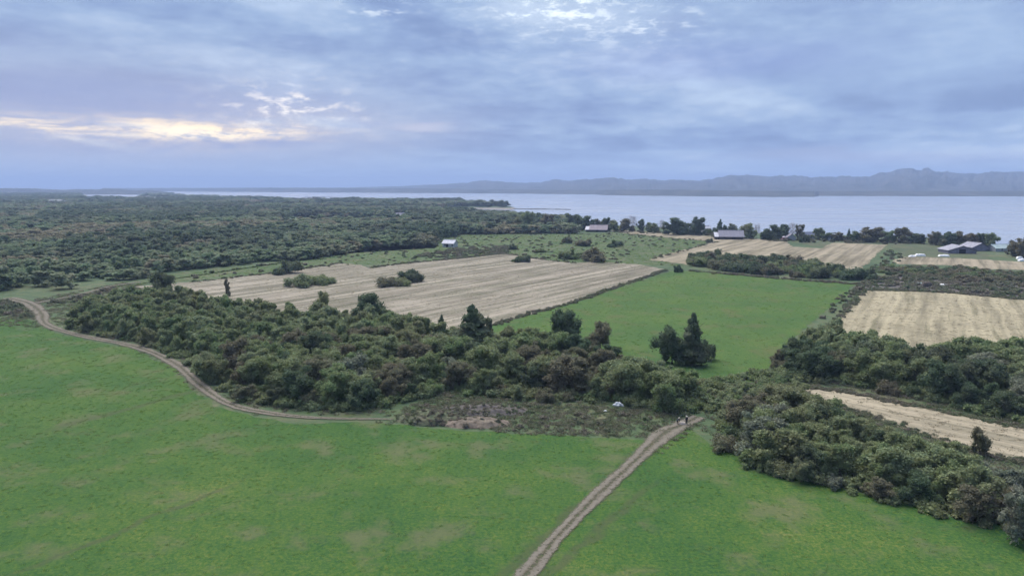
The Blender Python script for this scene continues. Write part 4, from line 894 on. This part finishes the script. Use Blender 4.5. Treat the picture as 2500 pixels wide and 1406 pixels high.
# trees along the lake shore
SH = [(1285, 562, 514, 52, 'broad', 'leaf', 'rounded green tree topping the wood above the bay'), (1340, 563, 521, 50, 'broad', 'leaf_brown', 'brown-green tree in the wood edge towards the pinkish barn'),
      (1398, 563, 521, 46, 'broad', 'leaf_dark', 'dark domed tree before the pinkish barn'), (1432, 561, 527, 40, 'broad', 'leaf_dark', 'dark tree directly behind the pinkish barn roof'), (1456, 560, 534, 26, 'broad', 'leaf_brown', 'small dark tree at the lake end of the pinkish barn'),
      (1478, 564, 530, 34, 'broad', 'leaf_dark', 'dark round tree just past the pinkish barn'), (1500, 565, 537, 34, 'broad', 'leaf', 'low green tree on the shore, second past the pinkish barn'),
      (1524, 566, 533, 36, 'broad', 'leaf_brown', 'brownish round tree in front of the leafless pale shore tree'), (1544, 563, 525, 32, 'bare', None, 'leafless pale grey tree on the shore beyond the pinkish barn'),
      (1567, 567, 534, 26, 'tall', 'leaf_dark', 'dark upright tree next to the leafless pale one'), (1592, 568, 542, 34, 'broad', 'leaf', 'low shore tree between the upright and the great dark trees'), (1615, 566, 536, 24, 'bare', None, 'small leafless tree before the great dark shore tree'),
      (1645, 573, 531, 62, 'broad', 'leaf_dark', 'great dark spreading tree on the shore'), (1672, 572, 545, 36, 'broad', 'leaf_dark', 'dark low tree joining the great spreading one'), (1698, 574, 526, 42, 'broad', 'leaf_dark', 'tall dark rounded tree beside the greenish shore house'),
      (1734, 573, 548, 24, 'bush', 'leaf_dark', 'dark low tree under the greenish shore house'), (1754, 576, 533, 24, 'cone', 'leaf_dark', 'dark spire-shaped tree behind the violet-grey barn'), (1770, 574, 548, 22, 'tall', 'leaf_dark', 'slim dark tree next to the spire-shaped one'),
      (1788, 572, 545, 30, 'broad', 'leaf_pale', 'pale green rounded tree behind the violet-grey barn roof'), (1822, 582, 544, 46, 'broad', 'leaf', 'green-brown tree at the lake end of the violet-grey barn'), (1846, 580, 545, 24, 'bare', None, 'thin leafless tree after the violet-grey barn'),
      (1870, 585, 558, 34, 'broad', 'leaf_dark', 'low dark tree between the barn and the red lamp'), (1890, 587, 548, 42, 'broad', 'leaf_dark', 'dark broad tree behind the glowing red lamp'), (1914, 584, 546, 32, 'broad', 'leaf_dark', 'dark tree against the tall leafless violet one'),
      (1935, 585, 542, 30, 'bare', None, 'tall leafless violet-grey tree above the pale hut'), (1953, 586, 544, 28, 'tall', 'leaf_brown', 'tall brown-green tree between pale hut and cottage'), (1998, 585, 555, 28, 'broad', 'leaf', 'grey-green tree just past the pale cottage'),
      (2022, 587, 568, 34, 'broad', 'leaf_dark', 'low dark tree second past the pale cottage'), (2048, 588, 566, 36, 'broad', 'leaf_brown', 'low brownish tree before the small dark spire'), (2072, 588, 556, 14, 'cone', 'leaf_dark', 'small dark spire among the low shoreline trees'),
      (2090, 590, 564, 40, 'broad', 'leaf_dark', 'dark tree right past the small dark spire'), (2124, 591, 552, 58, 'broad', 'leaf_brown', 'big brown-green domed tree in the middle of the shoreline'), (2152, 590, 555, 36, 'bare', None, 'pale leafless tree between two big shoreline domes'),
      (2172, 592, 562, 36, 'broad', 'leaf', 'mid-sized tree between the leafless and the rounded dome'), (2203, 593, 553, 40, 'broad', 'leaf_brown', 'tall brown rounded tree before the shoreline gap'), (2240, 594, 569, 46, 'broad', 'leaf_dark', 'low wide tree beside the shoreline gap'),
      (2284, 599, 564, 40, 'broad', 'leaf_brown', 'first brown tree of the dense row behind the grey barns'), (2312, 600, 565, 38, 'broad', 'leaf_dark', 'second tree of the dense row behind the grey barns'), (2340, 600, 564, 40, 'broad', 'leaf_brown', 'third tree of the dense row behind the grey barns'),
      (2368, 601, 568, 38, 'broad', 'leaf_brown', 'fourth tree of the dense row behind the grey barns'), (2394, 602, 568, 40, 'broad', 'leaf_dark', 'fifth tree of the dense row behind the grey barns'), (2422, 604, 566, 34, 'broad', 'leaf', 'last green tree of the dense row beside open water'),
      (2478, 626, 584, 40, 'broad', 'leaf_brown', 'brown tree at the picture edge over the white bundles'), (2505, 630, 578, 60, 'broad', 'leaf_brown', 'tall brown tree cut by the picture edge near the grey barns')]
for a in SH: T(a[0], a[1], a[2] + (a[1] - a[2]) * 0.10, a[3] * 0.98, 'shore' if a[4] == 'broad' else a[4], a[6], a[5], group='trees along the lake shore')

qs = jgrid([(1470, 566), (1700, 577), (1900, 590), (2200, 597), (2440, 607), (2440, 600), (2200, 590), (2000, 584), (1890, 582), (1700, 571), (1500, 561)], 6.5, 0.6)
qs = qs[rng.random(len(qs)) < 0.4]; SHB = [crown_mesh('crown', lobes_bush(s, 0.8, 7), 600, 0.06, s, M['leaf_brown'], sub=1) for s in (91, 92, 93)]
scatter('shore_scrub', np.c_[qs, np.zeros(len(qs))], rng.uniform(1.2, 3.2, len(qs)), SHB, 'low brown scrub under and between the shoreline trees', 'scrub')
# ------------------------------------------------------------------ thickets
THK_C = [(160, 800), (250, 820), (340, 836), (455, 885), (530, 945), (600, 980), (720, 1000), (850, 1003), (960, 990), (1080, 962), (1200, 968), (1350, 985), (1480, 982), (1560, 995), (1640, 1010), (1700, 1000), (1725, 975), (1690, 945), (1620, 935), (1560, 905), (1500, 880), (1400, 858), (1240, 850), (1080, 832),
         (950, 795), (850, 785), (700, 780), (560, 764), (470, 742), (350, 738), (270, 748), (190, 772)]
THK_R = [(1892, 905), (1950, 935), (2080, 942), (2200, 970), (2300, 988), (2500, 1035), (2700, 1075), (2700, 905), (2500, 885), (2400, 862), (2300, 893), (2235, 905), (2150, 865), (2020, 835), (1940, 858)]
THK_L = [(1738, 1045), (1775, 1108), (1840, 1148), (2000, 1188), (2150, 1228), (2300, 1266), (2420, 1288), (2560, 1328), (2720, 1370), (2720, 1215), (2500, 1178), (2400, 1155), (2300, 1118), (2150, 1070), (2050, 1030), (1970, 995), (1910, 978), (1850, 992), (1785, 1015)]
indiv = []
for nm, poly, sp, hr in (('c', THK_C, 5.7, (4.0, 8.0)), ('r', THK_R, 5.8, (4.8, 8.6)), ('l', THK_L, 5.2, (3.2, 6.7))):
    Q = jgrid(poly, sp); w = W(poly); ed = dist_poly(Q, w)
    p = to_px(np.c_[Q, np.zeros(len(Q))])
    for q, e, pp in zip(Q, ed, p):
        if pp[0] > 2600: continue
        indiv.append((math.hypot(*q), nm, q, e, pp, hr))
indiv.sort(key=lambda k: k[0]); print('thicket trees', len(indiv))
ZONE = {'c': 'middle thicket', 'r': 'dark thicket behind the straw strip', 'l': 'thicket bordering the near meadow'}
rest = []
for n, (dd, nm, q, e, pp, hr) in enumerate(indiv):
    edge = e < 4.0
    h = rng.uniform(*hr) * (0.74 if edge else 1.0) * (1.0 + 0.10 * math.sin(q[0] * 0.11) * math.cos(q[1] * 0.13))
    if n >= 300: rest.append((q, h)); continue
    k = rng.random(); dark = 0.42 if nm == 'r' else 0.16
    mat, tone = ('leaf_dark', 'dark green') if k < dark else (('leaf_brown', 'brownish') if k < dark + 0.2 else (('leaf_pale', 'pale grey-green') if k > 0.955 else ('leaf', 'dull green')))
    where = 'edging' if edge else 'deep in'
    part = ('towards the forest' if pp[0] < 600 else ('above the winding track' if pp[0] < 1100 else ('behind the earth banks' if pp[0] < 1450 else 'towards the people'))) if nm == 'c' else ('by track end' if pp[0] < 2050 else ('halfway along' if pp[0] < 2300 else 'by picture edge'))
    kind = 'bush' if (edge and rng.random() < 0.5) else 'broad'
    cat = 'bush' if kind == 'bush' else 'tree'
    lab = '%s %s %s %s the %s %s' % ('tall' if h > 6.4 else ('low' if h < 4.4 else 'middling'), tone, 'bush' if cat == 'bush' else 'tree', where, ZONE[nm], part)
    wide = rng.uniform(0.95, 1.3) * (0.85 if kind == 'bush' else 1.12)
    plant('thicket_' + cat, kind, Vector((q[0], q[1], 0)), h * (0.8 if kind == 'bush' else 1), wide, lab, cat, {'c': 'growth of the middle thicket', 'r': 'growth of the thicket behind the straw strip', 'l': 'growth of the thicket by the near meadow'}[nm], mat, n)
FM = [crown_mesh('crown', lobes_broad(s, 0.5, 0.10, 9), 1300, 0.034, s, LF) for s in (61, 62, 63)]
if rest:
    RP = np.array([r_[0] for r_ in rest]); RH = np.array([r_[1] for r_ in rest])
    scatter('thicket_growth', np.c_[RP, np.zeros(len(RP))], RH, FM, 'far crowded growth filling the back of the thickets', 'thicket')
UND = []
for poly, sp in ((THK_C, 2.6), (THK_R, 2.8), (THK_L, 2.5)): UND.append(jgrid(poly, sp, 0.5))
UND.append(jgrid([(1690, 945), (1760, 930), (1880, 905), (1960, 945), (1890, 985), (1800, 995), (1720, 1015)], 3.2, 0.5))
UND = np.concatenate(UND); uh = rng.uniform(1.3, 2.9, len(UND))
BSH = [crown_mesh('crown', lobes_bush(s, 0.75, 6), 420, 0.075, s, M['leaf'], sub=1) for s in (71, 72, 73)]
scatter('undergrowth', np.c_[UND, np.zeros(len(UND))], uh, BSH, 'tangled low undergrowth beneath the thicket trees', 'undergrowth')
# low weedy scrub along field edges, banks and the brown ground
SB = [crown_mesh('crown', lobes_bush(s, 0.8, 5), 260, 0.09, s, M['tuft_scrub'], sub=1) for s in (75, 76, 77)]
sq = [rand_in([(960, 1020), (1080, 962), (1350, 985), (1560, 998), (1640, 1012), (1680, 1020), (1600, 1070), (1420, 1062), (1250, 1055), (1180, 1020)], 0.10), rand_in(BROWN, 0.09), rand_in([(140, 742), (250, 735), (330, 705), (260, 708), (110, 740)], 0.10),
      rand_in([(1990, 785), (2060, 715), (2105, 710), (2050, 780), (2030, 800)], 0.05), rand_in([(1690, 950), (1880, 905), (1960, 945), (1800, 1000)], 0.14), rand_in([(1000, 629), (1100, 608), (1250, 600), (1240, 618), (1100, 632)], 0.06),
      rand_in([(-200, 770), (-200, 735), (20, 735), (80, 760), (85, 778), (40, 776)], 0.16), rand_in([(2110, 660), (2170, 610), (2215, 628), (2190, 650), (2130, 672)], 0.02)]
sq = off_tracks(np.concatenate(sq), 0.55)
BK = []
for o in [o for o in C.objects if o.name.startswith('earth_bank')]:
    vv = np.array([v.co[:] for v in o.data.vertices]); k = 0.08 if o.name == 'earth_bank' else 0.42
    vv = vv[(vv[:, 2] > 0.12) & (rng.random(len(vv)) < k)]; BK.append(vv + np.c_[rng.normal(0, 0.2, (len(vv), 2)), np.full(len(vv), -0.12)])
BK = np.concatenate(BK)
scatter('bank_brush', BK, rng.uniform(0.3, 0.8, len(BK)), SB + SCR, 'dry grey-brown brush and weeds growing over the earth banks', 'brush')
scatter('weed_scrub', np.c_[sq, np.zeros(len(sq))], rng.uniform(0.5, 1.5, len(sq)) * np.clip(np.hypot(*sq.T) / 220, 0.8, 1.8), SB, 'low dry weeds and scrub along the field edges', 'scrub')
sq = np.concatenate([rand_in([(960, 1020), (1080, 962), (1350, 985), (1560, 998), (1680, 1020), (1600, 1072), (1250, 1060)], 1.2), rand_in([(1560, 1110), (1690, 1045), (1250, 1420), (1200, 1420)], 0.9)])
sq = off_tracks(sq, 0.5)
scatter('weed_tufts', np.c_[sq, np.full(len(sq), 0.03)], rng.uniform(0.5, 1.1, len(sq)), SCR, 'dry brown weed tufts beside the straight track and the banks', 'weeds')
sq = off_tracks(rand_in([(-200, 770), (60, 735), (300, 690), (480, 720), (1000, 800), (1250, 850), (1700, 900), (1900, 870), (2050, 770), (2100, 705), (2600, 800), (2600, 1330), (1700, 1050), (960, 1036), (620, 1015), (540, 990), (470, 950), (410, 895), (320, 850), (180, 820), (100, 800), (-200, 790)], 0.7), 0.4)
ok = ~inside(sq, W(YELLOW)) & ~inside(sq, W(STRIP)) & ~inside(sq, W(PALE)) & ~inside(sq, W(GREEN)); sq = sq[ok]
scatter('rough_grass', np.c_[sq, np.zeros(len(sq))], rng.uniform(0.6, 1.4, len(sq)), [SCR[0], SCR[1], TUFT[0]], 'rough grass on the verges round the thickets', 'grass')
sq = rand_in(ROUGH, 0.16, rmax=1200)
scatter('pasture_tussocks', np.c_[sq, np.full(len(sq), 0.03)], rng.uniform(0.9, 1.9, len(sq)), [TUFT[1], TUFT[2], TUFT[3]], 'coarse tussocks of the rough meadow before the forest', 'grass')
def along(px, n, sd):
    c = smooth_line([G(a, b) for a, b in px], 1.0); k = rng.integers(0, len(c), n); return np.array([c[i][:2] for i in k]) + rng.normal(0, sd, (n, 2))
EDGE = [([(1195, 796), (1300, 765), (1400, 738), (1500, 704), (1625, 660)], 420, 0.7), ([(480, 688), (690, 664), (830, 643)], 160, 1.2), ([(905, 655), (960, 647), (1100, 633), (1235, 620)], 420, 1.0), ([(1235, 620), (1310, 632), (1400, 643)], 90, 1.0), ([(1690, 662), (1900, 680), (2085, 694)], 260, 1.5), ([(2108, 708), (2300, 714), (2500, 732)], 420, 1.2),
        ([(2108, 710), (2053, 775)], 90, 0.8), ([(1960, 945), (2060, 957), (2200, 986), (2300, 1004), (2500, 1046)], 420, 0.7), ([(2030, 985), (2120, 1015), (2250, 1060), (2400, 1110), (2500, 1130)], 300, 0.9), ([(1500, 567), (1600, 578), (1730, 590), (1720, 598), (1590, 633)], 160, 1.5)]
sq = np.concatenate([along(a, n, sd) for a, n, sd in EDGE]); d = np.hypot(*sq.T)
scatter('edge_weeds', np.c_[sq, np.full(len(sq), 0.03)], rng.uniform(0.4, 1.3, len(sq)) * np.clip(d / 240, 0.7, 1.3), SB + SCR, 'ragged dark weeds along the margins of the stubble and straw fields', 'weeds')
sq = rand_in(ROUGH, 0.007, rmax=1200)
scatter('pasture_scrub', np.c_[sq, np.full(len(sq), 0.02)], rng.uniform(0.6, 2.0, len(sq)), SB, 'scattered low scrub dotting the rough meadow', 'scrub')
# hedge behind the green field: every bush of it
HEDGE = [(1682, 650), (1800, 664), (1950, 678), (2090, 687), (2098, 674), (2000, 655), (1880, 641), (1760, 634), (1692, 634)]
for n, q in enumerate(jgrid(HEDGE, 7.6, 0.5)):
    k = rng.random(); mat, tone = ('leaf_dark', 'dark') if k < 0.5 else (('leaf_brown', 'brownish') if k < 0.8 else ('leaf', 'green'))
    hx = to_px([(q[0], q[1], 0)])[0][0]; lab = '%s bush of the hedge behind the green field, %s' % (tone, 'stubble end' if hx < 1800 else ('middle part' if hx < 1960 else 'brown ground end'))
    plant('hedge_bush', 'bush', Vector((q[0], q[1], 0)), rng.uniform(4.2, 9.0), rng.uniform(0.9, 1.4), lab, 'hedge bush', 'bushes of the hedge', mat, n)
RROW = [(2135, 668), (2300, 684), (2500, 694), (2600, 700), (2600, 672), (2500, 668), (2300, 658), (2150, 653)]
for n, q in enumerate(jgrid(RROW, 6.2, 0.5)):
    k = rng.random(); mat, tone = ('leaf_dark', 'dark') if k < 0.30 else (('leaf_brown', 'brown') if k < 0.85 else ('leaf', 'green'))
    plant('row_bush', 'bush', Vector((q[0], q[1], 0)), rng.uniform(2.0, 4.2), rng.uniform(1.3, 2.0), '%s bush in the scrubby row below the grey barns' % tone, 'scrub bush', 'scrubby row below the barns', mat, n)

# ------------------------------------------------------------------ forest
FOREST = [(-900, 760), (-100, 718), (0, 715), (235, 712), (300, 697), (430, 662), (650, 641), (800, 630), (860, 613), (960, 604), (1055, 603), (1068, 585), (1130, 573), (1300, 571), (1395, 571), (1412, 566), (1416, 552), (1416, 440), (-900, 440)]
CLEAR = [[(685, 548), (700, 530), (850, 532), (960, 534), (955, 546), (800, 545)], [(1075, 612), (1070, 590), (1085, 583), (1120, 583), (1130, 612)], [(610, 505), (630, 496), (760, 497), (900, 500), (900, 503), (750, 505)], [(925, 545), (920, 536), (936, 536), (938, 545)], [(950, 540), (955, 522), (1000, 522), (1000, 540)]]
def forest_pts(r0, r1, sp):
    rr = []; r_ = r0
    while r_ < r1:
        n = int(r_ * R(72) / sp); a = R(-40) + (np.arange(n) + rng.random()) * sp / r_; rr.append(np.stack([r_ * np.sin(a), r_ * np.cos(a)], 1)); r_ += sp * 0.87
    Q = np.concatenate(rr) + rng.normal(0, sp * 0.24, (sum(map(len, rr)), 2)); p = to_px(np.c_[Q, np.zeros(len(Q))])
    ok = (p[:, 0] > -160) & (p[:, 0] < 1500) & inside(p, FOREST)
    for c in CLEAR: ok &= ~inside(p, c)
    Q = Q[ok]; return Q[land_sd(Q) > 9 + 0.004 * np.hypot(*Q.T)]
FP = []; FS = []
for r0, r1, sp, h in ((230, 700, 7.0, 6.6), (700, 1500, 9.5, 7.6), (1500, 3000, 14.0, 8.5), (3000, 5200, 26.0, 9.0)):
    q = forest_pts(r0, r1, sp); n = len(q); hh = h * rng.uniform(0.78, 1.2, n) * (0.65 + 0.75 * fbm(q[:, 0] * 0.02 + 50, q[:, 1] * 0.02 + 50, 77)); w = sp * rng.uniform(1.15, 1.8, n) / (0.92)
    FP.append(q); FS.append(np.stack([w, w, hh], 1)); print('forest', r0, n)
FP = np.concatenate(FP); FS = np.concatenate(FS)
sa = fbm(FP[:, 0] * 0.010 + 9, FP[:, 1] * 0.006 + 9, 300, 4) + rng.normal(0, 0.07, len(FP)); sb = fbm(FP[:, 0] * 0.012 + 40, FP[:, 1] * 0.007 + 3, 340, 4) + rng.normal(0, 0.07, len(FP))
fi = np.where(sa > np.quantile(sa, 0.70), 1, np.where(sb > np.quantile(sb, 0.68), 2, 0)); FS[:, 2] *= np.where(fi == 1, 1.25, np.where(fi == 2, 0.85, 1.0))
keep = ~((fbm(FP[:, 0] * 0.008 + 70, FP[:, 1] * 0.008 + 31, 380, 4) > 0.58) & (rng.random(len(FP)) < 0.6)); FP, FS, fi = FP[keep], FS[keep], fi[keep]
scatter('forest', np.c_[FP, np.zeros(len(FP))], FS, FARB, 'wide mixed forest spreading from the fields to the headland', 'forest', idx=(fi * 3 + rng.integers(0, 3, len(fi))).astype(np.int32))

# ------------------------------------------------------------------ haze: the evening air
bm = bmesh.new(); bmesh.ops.create_cube(bm, size=1.0)
for v in bm.verts: v.co = (v.co.x * 41000, v.co.y * 41000, -10.2 + (v.co.z + 0.5) * 290)
me = bpy.data.meshes.new('haze'); bm.to_mesh(me); bm.free(); hz = link(bpy.data.objects.new('haze', me))
mh = bpy.data.materials.new('evening_haze'); mh.use_nodes = True; nt = mh.node_tree; nt.nodes.clear()
pv = nt.nodes.new('ShaderNodeVolumePrincipled'); pv.inputs['Color'].default_value = (0.48, 0.64, 1.0, 1); pv.inputs['Density'].default_value = 0.00013
ho = nt.nodes.new('ShaderNodeOutputMaterial'); nt.links.new(pv.outputs[0], ho.inputs['Volume']); me.materials.append(mh)
tag(hz, 'thin blue evening haze over the whole landscape', 'haze', kind='stuff')
